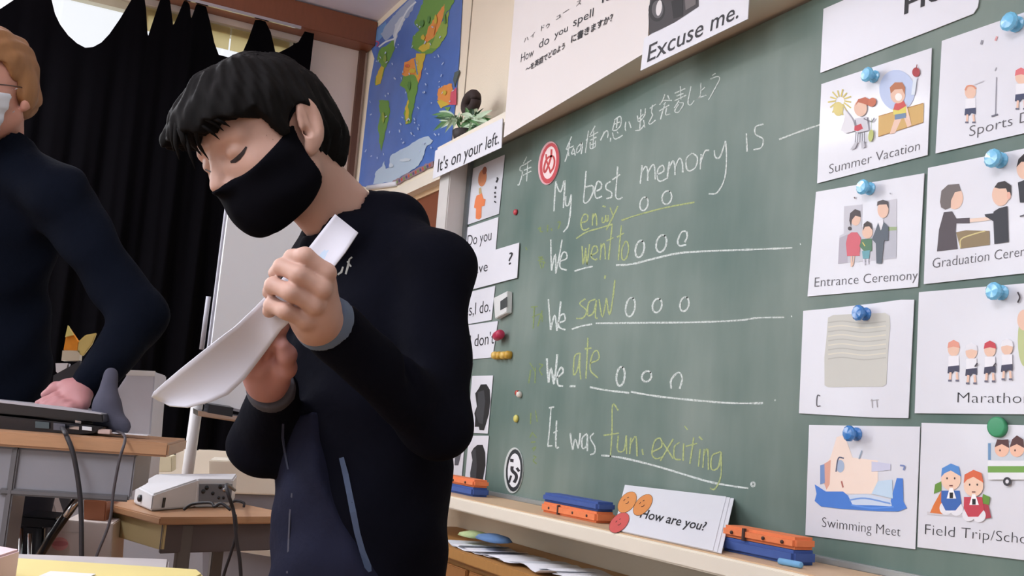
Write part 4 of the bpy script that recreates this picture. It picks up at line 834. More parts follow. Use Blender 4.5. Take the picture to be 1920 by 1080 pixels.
# paper figure behind teacher's arm
pf = empty('paper_decoration', P(135,690,2.85), 'orange paper cone with a yellow paper wing, seen under the teacher\'s arm', 'decoration')
zz = 2.85
prism('cone', [P(127,612,zz), P(146,640,zz), P(145,658,zz), P(119,656,zz)], e2, 0.03, mat('orange_paper', (244, 150, 28), 0.6, 0.2, 60), pf)
prism('cone_tip', [P(127,610,zz-0.01), P(137,628,zz-0.01), P(122,632,zz-0.01)], e2, 0.02, mat('pale_yellow_paper', (226, 214, 130), 0.6), pf)
prism('wing', [P(147,640,zz), P(160,628,zz), P(181,624,zz), P(172,646,zz), P(155,668,zz), P(144,660,zz)], e2, 0.012, mat('yellow_paper', (222, 200, 124), 0.6), pf, 0.002)
prism('base', [P(117,657,zz), P(150,657,zz), P(148,676,zz), P(115,676,zz)], e2, 0.04, mat('cream_paper', (216, 206, 184), 0.7), pf)
prism('tag_card', [P(104,681,zz), P(127,681,zz), P(124,694,zz), P(113,704,zz), P(105,697,zz)], e2, 0.04, PAPER, pf)
q1_, q2_ = P(160,900,zz), P(100,900,zz); q1_.z = q2_.z = 0.002
prism('stand', [P(100,704,zz), P(150,676,zz), q1_, q2_], e2, 0.03, mat('stand_dark', (40, 38, 44), 0.7), pf)

# ---- projector desk (pupil desk)
A0, A1, A2 = P(166,936,2.50), P(300,970,2.36), P(465,969,2.55)
zt2 = A1.z
def fl(v, z=None): v = Vector(v); v.z = zt2 if z is None else z; return v
A0, A1, A2 = fl(onZ(166,936,zt2)), fl(A1), fl(onZ(465,969,zt2))
ea = (A2-A1); eb = (A0-A1)
ea = ea.normalized()*0.40; ebn = Vector((-ea.y, ea.x, 0)).normalized()
if ebn.dot(eb) < 0: ebn = -ebn
pdk = empty('projector_desk', (A1.x, A1.y, 0), 'pupil desk with wooden top carrying the projector', 'desk')
EB = eb.normalized()*min(eb.length, 0.62)
prism('desk_top', [A1, A1+ea*1.0, A1+ea+EB, A1+EB], (0, 0, -1), 0.018, WOOD, pdk, 0.003)
i1 = A1+ea*0.06+EB*0.06; zb_ = zt2-0.019
def slab(name, p, q, th, z0, z1, m, par): 
    d = (q-p).normalized(); n = Vector((-d.y, d.x, 0)); 
    if n.dot(Vector(W_)) < 0: n = -n
    return prism(name, [fl(p, z1), fl(q, z1), fl(q, z0), fl(p, z0)], n, th, m, par, 0.002)
slab('apron', i1, i1+ea*0.86, 0.01, zb_-0.068, zb_, mat('brown_grey_metal', (92, 84, 86), 0.5), pdk)
slab('side_apron', i1, i1+EB*0.85, 0.01, zb_-0.060, zb_, mat('sunlit_wood_board', (206, 188, 140), 0.6, 0.08, 10), pdk)  # sunlight on this side of the desk put into the pale colour
LEGM = mat('leg_metal', (104, 98, 94), 0.5)
for nm, b_, m_ in (('leg', P(345,1012,2.44), LEGM), ('leg', i1+EB*0.75, mat('orange_leg', (206, 138, 70), 0.6)), ('leg', i1+ea*0.84+EB*0.8, LEGM)):
    box(nm, (b_.x-0.016, b_.y-0.016, 0.0), (b_.x+0.016, b_.y+0.016, zb_-0.001), m_, pdk, 0.003)
# projector
pj = empty('projector', A1+ea*0.4+EB*0.4, 'white slim projector with grey port panel on the pupil desk', 'projector')
WP = mat('projector_white', (214, 213, 216), 0.45, 0.02); GP = mat('projector_side_grey', (172, 172, 176), 0.5, 0.03)
z = zt2+0.002
f0 = onZ(283,958,z); f1 = onZ(366,951,z); f1b = onZ(432,950,z); l0 = onZ(250,944,z)
hb = 0.052
def up(v, h): return Vector((v.x, v.y, v.z+h))
b1 = onZ(375,906,z+0.055); 
depth = (b1-up(f1, 0)).length
back = (e2*0.26)
bm = bmesh.new()
F = [l0, f0, f1, f1b]; H = [0.046, 0.040, 0.073, 0.073]
lo = [bm.verts.new(v) for v in F]+[bm.verts.new(f1b+back), bm.verts.new(l0+back+e1*0.02)]
hi = [bm.verts.new(up(v, h)) for v, h in zip(F, H)]+[bm.verts.new(up(f1b+back, 0.073)), bm.verts.new(up(l0+back+e1*0.02, 0.062))]
bm.faces.new(lo[::-1]); 
for i in range(6): bm.faces.new((lo[i], lo[(i+1) % 6], hi[(i+1) % 6], hi[i]))
bm.faces.new(hi)
bmesh.ops.triangulate(bm, faces=[f for f in bm.faces if len(f.verts) > 4])
bmesh.ops.bevel(bm, geom=bm.edges[:], offset=0.004, segments=2, affect='EDGES', clamp_overlap=True)
frombm('casing', bm, WP, pj)
nf = (f1b-f1).normalized(); nfn = Vector((nf.y, -nf.x, 0))
if nfn.dot(Vector(W_)) > 0: nfn = -nfn
pp = [up(f1, 0.012)+nf*0.008, up(f1b, 0.012)-nf*0.004, up(f1b, 0.060)-nf*0.004, up(f1, 0.060)+nf*0.004]
prism('port_panel', [p_+nfn*0.0005 for p_ in pp], nfn, 0.003, mat('port_panel_grey', (112, 114, 122), 0.5), pj)
for a_, b_, c_, m_ in ((0.2,0.8,0.006,BLACKP),(0.4,0.5,0.005,BLACKP),(0.62,0.85,0.006,BLACKP),(0.75,0.7,0.006,CHROME),(0.6,0.25,0.004,BLACKP),(0.75,0.25,0.004,BLACKP),(0.1,0.6,0.006,BLACKP)):
    c_0 = pp[0].lerp(pp[1], a_).lerp(pp[3].lerp(pp[2], a_), b_)+nfn*0.0036; lathe('port', [(c_, 0), (c_, 0.002)], c_0, nfn, m_, pj, 10)
dl = (f0-f1); prism('front_slot', [up(f0, 0.006).lerp(up(f1, 0.006), 0.22)+nfn*0.001, up(f0, 0.006).lerp(up(f1, 0.006), 0.27)+nfn*0.001, up(f0, 0.03).lerp(up(f1, 0.03), 0.28)+nfn*0.001, up(f0, 0.03).lerp(up(f1, 0.03), 0.23)+nfn*0.001], nfn, 0.002, BLACKP, pj)
v = onZ(266,917,z+0.03); lathe('lens', [(0.009, 0), (0.009, 0.006), (0.006, 0.007)], l0.lerp(f0, 0.4)+Vector((0, 0, 0.02)), Vector((-e1.x, -e1.y, 0))-e2*0.7, BLACKP, pj, 16)
o = tube('cable', smoothpath([up(f1b, 0.045)+nfn*0.01, P(424,910,2.30), P(437,955,2.28), P(441,985,2.28), P(444,1015,2.28), P(450,1055,2.28), P(453,1120,2.28), P(455,1240,2.3)]), 0.0042, CB); tag(o, 'black power cable hanging from the projector, right strand', 'cable')
o = tube('cable', smoothpath([P(441,965,2.285), P(443,1000,2.285), P(432,1040,2.285), P(418,1085,2.285), P(405,1160,2.29), P(400,1240,2.3)]), 0.0036, CB); tag(o, 'black cable hanging from the projector, left strand', 'cable')
o = tube('cable', smoothpath([P(345,955,2.37), P(362,945,2.36), P(395,943,2.35), P(402,950,2.34), P(415,944,2.34), P(432,956,2.33)]), 0.0035, CB); tag(o, 'short black cable looping in front of the projector on the desk', 'cable')
o = tube('cable', smoothpath([P(433,942,2.31), P(445,939,2.31), P(457,943,2.31), P(457,951,2.31)]), 0.003, CB); tag(o, 'little black cable hook beside the projector', 'cable')

# ---- boxes and clutter under and behind
cx = empty('cardboard_box', P(150,1040,2.45), 'pale cardboard box with a red oval print under the projector desk', 'box')
zq = 2.44
bx = prism('body', [P(122,975,zq), P(212,982,zq), P(205,1110,zq), P(78,1110,zq), P(84,1040,zq)], e2, 0.2, mat('pale_cardboard', (206, 194, 188), 0.8, 0.04, 10), cx, 0.002)
pr = Print(P(150,1010,zq)-e2*0.001, -e2); pr.frame((0, 880), 5.4); pr.ell((196, 132, 130), 605, 755, 86, 68); pr.ell((178, 104, 108), 605, 752, 84, 28); pr.text((70,66,70), 'KAGE', (880,668), (1050,665), 52); pr.line((180, 168, 160), [(620,635),(820,640)], 1.2); pr.build('printed_mark', cx, 'red oval and grey letters')
o = prism('wooden_box', [P(157,936,2.48), P(200,940,2.48), P(197,985,2.48), P(157,985,2.48)], e2, 0.2, mat('red_brown_wood', (146, 88, 58), 0.6, 0.1, 12), bevel=0.003); tag(o, 'reddish brown wooden box behind the cardboard box', 'box')
st = empty('folding_chair', P(90,1060,2.08), 'black chair frame under the teacher desk', 'chair')
prism('seat', [P(38,966,2.03), P(108,972,2.03), P(106,990,2.03), P(36,987,2.03)], e2, 0.12, BLACKP, st, 0.004); prism('back_panel', [P(45,985,2.08), P(82,988,2.08), P(78,1150,2.08), P(44,1150,2.08)], e2, 0.02, BLACKP, st, 0.004)
tube('frame_tube', [P(40,990,2.04), P(34,1150,2.04)], 0.004, CHROME, st); tube('frame_tube', [P(56,1000,2.03), P(55,1150,2.03)], 0.004, CHROME, st); tube('frame_tube', [P(150,930,2.02), P(100,1000,2.02), P(60,1065,2.02)], 0.009, BLACKP, st); tube('frame_tube', [P(147,936,2.00), P(122,968,2.00)], 0.005, CHROME, st)
o = prism('paper_bag', [P(74,922,2.6), P(93,922,2.6), P(108,968,2.6), P(68,966,2.6)], e2, 0.08, mat('grey_bag_paper', (176, 170, 170), 0.8), bevel=0.003); tag(o, 'light grey paper bag standing on the chair under the desk', 'bag')
o = prism('note_card', [P(48,920,2.5), P(74,921,2.5), P(73,942,2.5), P(47,943,2.5)], e2, 0.01, mat('cream_note', (214, 206, 176), 0.7)); tag(o, 'cream note card beside the grey paper bag', 'card')
o = prism('pinkish_box', [P(43,944,2.52), P(72,944,2.52), P(72,966,2.52), P(42,965,2.52)], e2, 0.06, mat('pinkish_brown_card', (166, 132, 122), 0.7)); tag(o, 'small pinkish brown box below the cream note card', 'box')
# pale low unit under the curtain at right
lo_ = empty('low_shelf', P(430,920,3.6), 'cream low shelf unit behind the projector under the curtain', 'shelf')
zs = 3.55
prism('body', [P(392,862,zs), P(560,870,zs), P(560,930,zs), P(392,925,zs)], e2, 0.25, IVORY, lo_, 0.004); prism('lower_body', [P(380,926,zs+0.02), P(560,930,zs+0.02), P(550,1180,zs+0.02), P(380,1180,zs+0.02)], e2, 0.2, GREYM, lo_); prism('shelf_edge', [P(357,1008,zs-0.02), P(560,1042,zs-0.02), P(560,1052,zs-0.02), P(357,1020,zs-0.02)], e2, 0.03, mat('beige_edge', (200, 190, 176), 0.6), lo_)
o = prism('cream_box', [P(297,853,3.5), P(322,856,3.5), P(322,885,3.5), P(296,885,3.5)], e2, 0.15, mat('cream_card', (222, 214, 184), 0.7), bevel=0.002); tag(o, 'little cream box behind the projector below the desk corner', 'box')

# ---- foreground desk with yellow folder
pk = P(200,1048,1.25); zf = pk.z
fd = empty('front_desk', (pk.x, pk.y, 0), 'pupil desk in the foreground under the yellow folder', 'desk')
fa = Vector(fl(onZ(-80,1034,zf), zf)); fb = Vector(fl(onZ(318,1048,zf), zf)); fc = Vector(fl(onZ(330,1060,zf), zf)); fdv = (fb-fa)
nv = Vector((-fdv.y, fdv.x, 0)).normalized()
if nv.dot(Vector(W_)) > 0: nv = -nv
prism('desk_top', [fa, fb, fb+nv*0.35, fa+nv*0.35], (0, 0, -1), 0.02, mat('grey_desk_top', (190, 184, 184), 0.5), fd, 0.003)
for p_ in (fa+nv*0.04+fdv*0.05, fa+nv*0.31+fdv*0.05, fb+nv*0.04-fdv*0.06, fb+nv*0.31-fdv*0.06): box('leg', (p_.x-0.012, p_.y-0.012, 0), (p_.x+0.012, p_.y+0.012, zf-0.021), GREYM, fd)
z = zf+0.001
ya, yb = onZ(38,1046,z+0.012), onZ(372,1067,z+0.012); ya.z = yb.z = z; ydv = yb-ya; yn = Vector((-ydv.y, ydv.x, 0)).normalized(); yn = yn if yn.dot(Vector(W_)) < 0 else -yn
yf = prism('yellow_folder', [ya-ydv*0.2, yb, yb+ydv.normalized()*0.012+yn*0.03, yb+yn*0.20, ya-ydv*0.2+yn*0.20], (0, 0, 1), 0.012, mat('yellow_card', (228, 212, 140), 0.55, 0.05, 10), bevel=0.003); tag(yf, 'pale yellow folder lying on the foreground desk', 'folder')
lbq = onZ(95,1072,z+0.013); prism('name_label', [lbq, lbq+ydv.normalized()*0.045, lbq+ydv.normalized()*0.045+yn*0.05, lbq+yn*0.05], (0, 0, 1), 0.0008, PAPER, yf)
zp = z+0.0135; pa, pb = onZ(-30,1018,zp+0.028), onZ(38,1030,zp+0.028); pd = pb-pa
o = prism('pink_note_pad', [Vector((pa.x,pa.y,zp)), Vector((pb.x,pb.y,zp)), Vector((pb.x,pb.y,zp))+yn*0.12, Vector((pa.x,pa.y,zp))+yn*0.12], (0, 0, 1), 0.028, mat('pink_pad', (236, 206, 212), 0.6), bevel=0.002); tag(o, 'pale pink note pad on the corner of the yellow folder', 'notepad')

#==PEOPLE==
# ------------------------------------------------------------------ people
def head_frame(center, Rm):
    """Rm columns: images of (forward, left, up) in camera space"""
    c = c3(center); Bm = (np.array(Rm).T@CAMB).astype(np.float32)   # rows: f,l,u in world
    def loc(p): return (p-c)@Bm.T
    def wor(v): return c+c3(v)@Bm
    return loc, wor, Bm
I3 = np.eye(3, dtype=np.float32)
def head_sdf(q, s=1.0, ears=True, lids=True):
    """q in head space (forward, left, up); s scales an adult-sized plan"""
    q = q/s
    d = ell3(q, (-0.008, 0, 0.040), I3, (0.098, 0.076, 0.080))
    d = sm(d, ell3(q, (0.040, 0, -0.018), I3, (0.056, 0.060, 0.080)), 0.03)
    ql = q.copy(); ql[:, 1] = np.abs(ql[:, 1])
    d = sm(d, cap(ql, (0.005, 0.052, -0.045), (0.068, 0.014, -0.082), 0.020, 0.016), 0.025)
    d = sm(d, cap(ql, (0.045, 0.0, -0.05), (0.078, 0.0, -0.076), 0.03, 0.016), 0.02)
    d = sm(d, cap(ql, (0.062, 0.042, -0.012), (0.040, 0.052, -0.015), 0.018, 0.018), 0.02)     # cheek bone
    d = sm(d, cap(ql, (0.083, 0.012, 0.034), (0.072, 0.045, 0.032), 0.010, 0.010), 0.012)       # brow ridge
    d = ssub(d, ell3(ql, (0.100, 0.030, 0.016), I3, (0.018, 0.017, 0.011)), 0.012)               # eye socket
    d = sm(d, ell3(ql, (0.079, 0.031, 0.014), I3, (0.0125, 0.015, 0.0115)), 0.003)                # lowered lid over the eyeball
    d = sm(d, cap(q, (0.088, 0, 0.018), (0.108, 0, -0.016), 0.007, 0.0105), 0.010)               # nose
    d = sm(d, cap(ql, (0.098, 0.010, -0.022), (0.094, 0.012, -0.022), 0.0075), 0.006)
    d = ssub(d, ell3(ql, (0.105, 0.0065, -0.031), I3, (0.004, 0.003, 0.004)), 0.002)
    d = sm(d, cap(ql, (0.093, 0.0, -0.047), (0.086, 0.018, -0.050), 0.006, 0.004), 0.006)        # lips
    d = sm(d, cap(ql, (0.092, 0.0, -0.058), (0.086, 0.014, -0.056), 0.007, 0.004), 0.006)
    d = ssub(d, cap(ql, (0.101, 0.0, -0.0525), (0.090, 0.020, -0.053), 0.0012), 0.003)
    if ears:
        n = np.array([0.05, 0.99, 0.0], np.float32); n /= np.linalg.norm(n); u = np.array([-0.22, -0.12, 0.97], np.float32); u -= n*(u@n); u /= np.linalg.norm(u); f = np.cross(u, n)
        Ax = np.stack([f, n, u])
        e = ell3(ql, (-0.014, 0.084, 0.010), Ax, (0.0200, 0.0070, 0.036)); e = sm(e, ell3(ql, (-0.001, 0.077, -0.022), Ax, (0.010, 0.006, 0.012)), 0.008)
        e = ssub(e, ell3(ql, (-0.011, 0.0920, 0.012), Ax, (0.0125, 0.0075, 0.024)), 0.003); e = sm(e, cap(ql, (-0.010, 0.085, 0.024), (-0.005, 0.083, -0.008), 0.0028), 0.004)
        e = ssub(e, ell3(ql, (0.000, 0.088, -0.002), I3, (0.006, 0.008, 0.008)), 0.003)
        d = sm(d, e, 0.007)
    return d*s
SKINB = mat('boy_skin', (194, 156, 142), 0.55, 0.06, 30, sub=0.12); SKINT = mat('teacher_skin', (198, 146, 130), 0.55, 0.06, 30, sub=0.12)
LASH = mat('lash_dark', (40, 28, 28), 0.8)

# ---- the boy
boy = empty('person', P(690,1300,1.45), 'boy in black mask and dark navy jacket reading from a white sheet', 'person')
RB = [[-0.57245, 0.70200, -0.42366], [-0.41143, 0.20102, 0.88900], [0.70924, 0.68322, 0.17375]]
HC = P(960-0.33544412/1.41756702*F_PX, 540-0.19431021/1.41756702*F_PX, 1.41756702)
loc, wor, BB = head_frame(HC, RB)
NK = P(655,425,1.50)
def boy_head(p):
    q = loc(p); d = head_sdf(q, 1.0)
    d = sm(d, cap(p, wor((-0.02, 0, -0.035)), NK, 0.050, 0.056), 0.03)
    return d
hb_lo, hb_hi = bounds([HC, NK], 0.16)
boy_head_ = boy_head
head = sculpt('head', boy_head, hb_lo, hb_hi, 0.0028, SKINB, boy)
# eyelash line and brow
def hp(f, l, u): return Vector(wor((f, l, u)))
th = bvh([head])
def skinline(name, pts, w, m, par, tree=th):
    v = []; f = []
    for i, (x, y, ww) in enumerate(pts):
        x0, y0_ = pts[max(i-1, 0)][:2]; x1, y1_ = pts[min(i+1, len(pts)-1)][:2]; l = math.hypot(x1-x0, y1_-y0_); nx, ny = -(y1_-y0_)/l*ww/2, (x1-x0)/l*ww/2
        a_, b_ = cast(tree, x+nx, y+ny), cast(tree, x-nx, y-ny)
        if a_ is None or b_ is None: continue
        v += [a_, b_]
    for i in range(len(v)//2-1): f.append((2*i, 2*i+2, 2*i+3, 2*i+1))
    o = mk(name, v, f, m, par); so = o.modifiers.new('s', 'SOLIDIFY'); so.thickness = 0.0006; return o
def hpx(f, l, u):
    v = np.array(wor((f, l, u)))-CAM; c = CAMB@v; return (960+F_PX*c[0]/-c[2], 540-F_PX*c[1]/-c[2])
ex, ey = hpx(0.092, 0.031, 0.010)
skinline('eyelashes', [(432,304,4),(439,302,8),(447,296,9),(455,287,7),(462,275,3)], 1, LASH, boy)
skinline('eyelashes', [(384,318,2),(389,322,4),(395,322,3)], 1, LASH, boy)
# hair
def nz(p, f, s=0.0): return np.sin(p[:, 0]*f+s)*np.sin(p[:, 1]*f*1.1+1.3*s+1)*np.sin(p[:, 2]*f*0.9+2.1*s)
def boy_hair(p):
    q = loc(p)
    d = ell3(q, (0.004, 0, 0.044), I3, (0.114, 0.090, 0.092))
    d = sm(d, ell3(q, (0.075, -0.012, 0.060), I3, (0.052, 0.068, 0.036)), 0.03)      # full fringe falling forward
    d = sm(d, ell3(q, (0.104, -0.036, 0.040), I3, (0.026, 0.036, 0.030)), 0.02)
    d = sm(d, ell3(q, (-0.070, 0, -0.008), I3, (0.040, 0.066, 0.062)), 0.03)          # nape
    az = np.arctan2(q[:, 1], q[:, 0]+0.02)
    s = np.sin(az*26+3*np.sin(q[:, 2]*40))*0.0016+nz(q, 70)*0.004+np.sin(az*61+2*np.sin(q[:, 2]*70))*0.0010
    d = d+s
    inner = head_sdf(q, 1.0, ears=False)-0.001
    d = np.maximum(d, -inner)
    # cut out the face: front of the hair line
    hl = 0.020+0.018*np.clip(np.abs(q[:, 1])/0.07, 0, 1)+0.004*np.sin(q[:, 1]*170)+0.003*np.sin(q[:, 1]*330+1)
    face = np.minimum(q[:, 0]-(0.030+0.022*np.clip((q[:, 2]-0.0)/0.05, -1, 1)), hl+0.012-q[:, 2]+0.35*(q[:, 0]-0.06))
    d = np.maximum(d, np.where(q[:, 2] < 0.1, face, -1))
    ear = ell3(np.stack([q[:, 0], np.abs(q[:, 1]), q[:, 2]], 1), (-0.004, 0.088, -0.004), I3, (0.026, 0.03, 0.040))
    d = ssub(d, ear, 0.004)
    side = np.maximum(q[:, 0]+0.030, -0.01-q[:, 2])       # nothing below the ear in front of the nape
    side = np.minimum(q[:, 0]+0.028, 0.005-q[:, 2]+0*q[:, 0])
    return np.maximum(d, side)
HAIRB = mat('black_hair', (11, 9, 10), 0.75, 0.4, 60, spec=0.15, stretch=(1, 6, 1))
hair = sculpt('hair', boy_hair, *bounds([HC], 0.185), 0.003, HAIRB, boy)
# loose strands of the fringe
sm_ = bmesh.new(); rnd = random.Random(2)
for (x0, y0_, x1, y1_, w) in ((372,232,412,262,5),(384,222,420,246,5),(352,240,378,292,7),(365,245,392,300,5),(335,240,350,285,8),(400,222,432,238,5),(345,250,366,318,5),(330,230,336,300,7),(500,236,512,262,4),(486,232,500,254,4),(322,225,326,285,7)):
    a_ = cast(bvh([hair]), x0, y0_, 0.0) or P(x0, y0_, 1.33); e_ = cast(th, x1, y1_, 0.003) or P(x1, y1_, (a_-Vector(CAM)).dot(Vector(W_))+0.01)
    tube('', smoothpath([a_+Vector(W_)*0.004, a_.lerp(e_, 0.5)-Vector(W_)*0.004+Vector(R_)*rnd.uniform(-0.003, 0.003), e_], 4), [w*0.00055]*3+[w*0.0005]*3+[w*0.0003, w*0.0002, 0.0002], None, seg=6, bmo=sm_)
frombm('fringe_strands', sm_, HAIRB, boy, True)
# mask
def boy_mask(p):
    q = loc(p)
    base = sm(head_sdf(q, 1.0, ears=False)-0.003, ell3(q, (0.052, 0, -0.048), I3, (0.049, 0.048, 0.044)), 0.02)
    base = sm(base, ell3(q, (0.03, 0.038, -0.052), I3, (0.042, 0.032, 0.038)), 0.02)
    top = q[:, 2]-(0.010-0.42*(q[:, 0]-0.02))-0.010*np.exp(-(q[:, 1]/0.02)**2)
    back = 0.004-q[:, 0]+0.25*np.minimum(q[:, 2]+0.04, 0)
    d = np.maximum(np.maximum(base, top), back)
    d = np.maximum(d, -0.108-q[:, 2])
    loop = chain(p, [wor((0.018, 0.066, 0.010)), wor((0.005, 0.079, 0.030)), wor((-0.012, 0.080, 0.036)), wor((-0.026, 0.076, 0.015)), wor((-0.018, 0.074, -0.020)), wor((0.004, 0.066, -0.038)), wor((0.02, 0.06, -0.04))], [0.0035]*7, 0.002)
    strap = cap(p, wor((0.012, 0.064, 0.000)), wor((0.010, 0.064, -0.045)), 0.006)
    return sm(d, np.minimum(loop, strap), 0.004)+0.0008*np.sin(q[:, 2]*120)
mask = sculpt('face_mask', boy_mask, *bounds([HC], 0.15), 0.0028, mat('black_mask_cloth', (10, 10, 17), 0.95, 0.1, 60, spec=0.08), boy)
# body frame
FT = cdir((-0.72, 0.0, 0.69)); LT = cdir((0.69, 0.0, 0.72)); UT = np.array([0, 0, 1.0]); FT[2] = 0; FT /= np.linalg.norm(FT); LT = np.cross(UT, FT)
if LT@cdir((1, 0, 0)) < 0: LT = -LT
AX = np.stack([FT, LT, UT])
LS, LE, LWr = P(818,500,1.40), P(818,790,1.33), P(630,617,1.17)
RS, REl, RWr = P(590,520,1.56), P(492,835,1.49), P(512,735,1.37)
CH, AB, HP = P(705,600,1.50), P(690,830,1.50), P(672,1120,1.50)
def wr(p, a=0.003, f=24): return a*np.sin(p[:, 2]*f*2.2+5*np.sin(p[:, 0]*9)+4*np.sin(p[:, 1]*11))+a*0.6*nz(p, f*2)
def torso(p, g=0.0):
    d = ell3(p, CH, AX, (0.105+g, 0.150+g, 0.150)); d = sm(d, ell3(p, AB, AX, (0.112+g, 0.138+g, 0.22)), 0.06)
    return sm(d, ell3(p, HP, AX, (0.115+g, 0.142+g, 0.26)), 0.06)
def jacket(p):
    d = torso(p)
    d = sm(d, cap(p, NK, P(836,482,1.41), 0.050, 0.034), 0.03); d = sm(d, cap(p, NK, RS, 0.05, 0.05), 0.05)
    d = sm(d, chain(p, [LS, LE, LWr], [0.050, 0.043, 0.033], 0.03), 0.025)
    d = sm(d, chain(p, [RS, REl, RWr], [0.050, 0.041, 0.032], 0.03), 0.02)
    # hood lying behind the neck and raised collar
    d = sm(d, cap(p, P(655,440,1.44), P(745,415,1.50), 0.032, 0.036), 0.02); d = sm(d, cap(p, P(745,412,1.50), P(700,405,1.60), 0.040, 0.036), 0.02)
    d = sm(d, cap(p, P(655,445,1.44), P(595,462,1.47), 0.026, 0.020), 0.02)
    d = d+wr(p, 0.0035)
    # arm crease
    d = ssub(d, cap(p, P(735,655,1.24), P(800,745,1.235), 0.004), 0.02)
    d = np.maximum(d, -(boy_head(p)-0.003))
    # jacket is open at the lower front
    q = (p-c3(AB))@AX.T.astype(np.float32)
    return d
JK = mat('navy_jacket_cloth', (11, 12, 22), 0.95, 0.15, 25, spec=0.08, bump=0.25, bscale=90)
jl, jh = bounds([LS, LE, LWr, RS, REl, RWr, HP, NK, P(745,380,1.62)], 0.13); jl[2] = P(670,1140,1.4).z
jk = sculpt('jacket', jacket, jl, jh, 0.0055, JK, boy)
def shirt(p):
    q = (p-c3(AB))@AX.T.astype(np.float32)
    d = torso(p, 0.011)+wr(p, 0.003, 30)
    lim = np.maximum(q[:, 1]-(0.035+0.10*np.clip(-(q[:, 2]+0.0)/0.25, 0, 1)), q[:, 2]-0.03-0.3*(q[:, 1]-0.0))   # right part of the front only
    return np.maximum(d, np.maximum(lim, -q[:, 0]-0.02))
sh_ = sculpt('pinafore', shirt, *bounds([AB, HP, P(500,850,1.5)], 0.17), 0.0055, mat('slate_blue_cloth', (30, 32, 50), 0.9, 0.2, 20, spec=0.1, bump=0.3, bscale=80), boy); sh_['label'] = 'slightly lighter blue front panel'
tt = bvh([jk, sh_])
skinline('drawstring', [(640,858,9),(648,890,11),(655,925,11),(662,960,12),(670,1000,11),(680,1035,11),(690,1062,13),(694,1072,6)], 1, mat('slate_cord', (70, 84, 112), 0.8), boy, tt)
skinline('front_seam', [(547,925,3),(543,965,3),(541,1010,3),(538,1075,3)], 1, mat('seam_grey', (60, 60, 74), 0.8), boy, tt)
skinline('front_seam', [(531,795,4),(530,820,5),(534,850,4),(540,880,3)], 1, mat('seam_blue', (50, 56, 78), 0.8), boy, tt)
for s_ in ([(626,508,3),(624,498,4),(630,492,3)], [(633,515,3),(640,510,4),(643,500,3)], [(648,514,3),(652,500,4),(655,486,3),(660,482,3)], [(651,490,3),(658,500,3)]): skinline('chest_lettering', s_, 1, mat('lettering_grey', (150, 150, 146), 0.8), boy, tt)
# legs below the frame
def legs(p):
    d = None
    for s in (-1, 1):
        a = np.array(HP)+LT*0.065*s; k_ = a+FT*0.02; k_[2] = 0.42; f_ = a.copy(); f_[2] = 0.06
        e = chain(p, [a, k_, f_], [0.085, 0.06, 0.045], 0.03); e = sm(e, cap(p, f_, f_+FT*0.14-np.array([0, 0, 0.02]), 0.04, 0.032), 0.02); d = e if d is None else sm(d, e, 0.02)
    return d
hpz = np.array(HP); lgl = np.array([hpz[0]-0.35, hpz[1]-0.35, -0.02]); lgh = np.array([hpz[0]+0.35, hpz[1]+0.35, hpz[2]+0.02])
sculpt('trousers', legs, lgl, lgh, 0.012, mat('dark_trousers', (28, 30, 44), 0.9, 0.1), boy)
# hands
def finger(p, joints, r0, r1): return chain(p, joints, [r0, r0*0.95, (r0+r1)/2, r1][:len(joints)], 0.004)
LH = [ # near hand: knuckle, middle joint, end joint, tip
  [P(612,512,1.085), P(572,480,1.075), P(548,483,1.085), P(541,497,1.105)],
  [P(604,542,1.080), P(560,515,1.068), P(528,500,1.080), P(516,512,1.105)],
  [P(590,572,1.083), P(545,548,1.068), P(512,535,1.080), P(505,548,1.105)],
  [P(572,600,1.090), P(535,583,1.076), P(510,572,1.088), P(505,583,1.108)]]
def lefthand(p):
    d = cap(p, P(588,545,1.100), P(592,580,1.108), 0.021, 0.022)
    d = sm(d, cap(p, P(605,522,1.098), P(600,600,1.118), 0.013, 0.019), 0.015); d = sm(d, cap(p, P(570,590,1.103), P(585,615,1.13), 0.013, 0.018), 0.015)
    for i, j in enumerate(LH): d = sm(d, finger(p, j, 0.0098-0.0006*(i == 3), 0.0078), 0.0035)
    for j in LH: d = sm(d, cap(p, j[0], P(588,565,1.105), 0.010, 0.016), 0.006)
    d = sm(d, chain(p, [P(598,605,1.125), P(560,590,1.145), P(540,555,1.155), P(548,528,1.150)], [0.015, 0.012, 0.0105, 0.0085], 0.01), 0.01)   # thumb behind the sheet
    d = sm(d, cap(p, P(592,590,1.12), P(622,618,1.165), 0.022, 0.022), 0.02)
    return d
lh = sculpt('hand', lefthand, *bounds([j for f in LH for j in f]+[P(625,620,1.17)], 0.045), 0.0019, SKINB, boy)
RH = [[P(505,660,1.27), P(520,628,1.25), P(528,612,1.24), P(530,600,1.235)], [P(492,668,1.262), P(505,634,1.245), P(515,618,1.235), P(518,606,1.23)], [P(478,680,1.258), P(484,650,1.24), P(497,634,1.232), P(503,622,1.228)], [P(468,694,1.26), P(468,668,1.243), P(479,652,1.235), P(486,642,1.23)]]
def righthand(p):
    d = cap(p, P(492,678,1.275), P(505,712,1.31), 0.022, 0.023); d = sm(d, cap(p, P(474,692,1.272), P(492,720,1.31), 0.014, 0.018), 0.015)
    for i, j in enumerate(RH): d = sm(d, finger(p, j, 0.0098-0.0008*(i == 3), 0.0078), 0.0035)
    d = sm(d, chain(p, [P(520,712,1.30), P(536,690,1.27), P(538,665,1.25), P(530,648,1.24)], [0.014, 0.012, 0.0105, 0.0085], 0.01), 0.01)
    return sm(d, cap(p, P(500,705,1.30), P(512,738,1.37), 0.021, 0.023), 0.02)
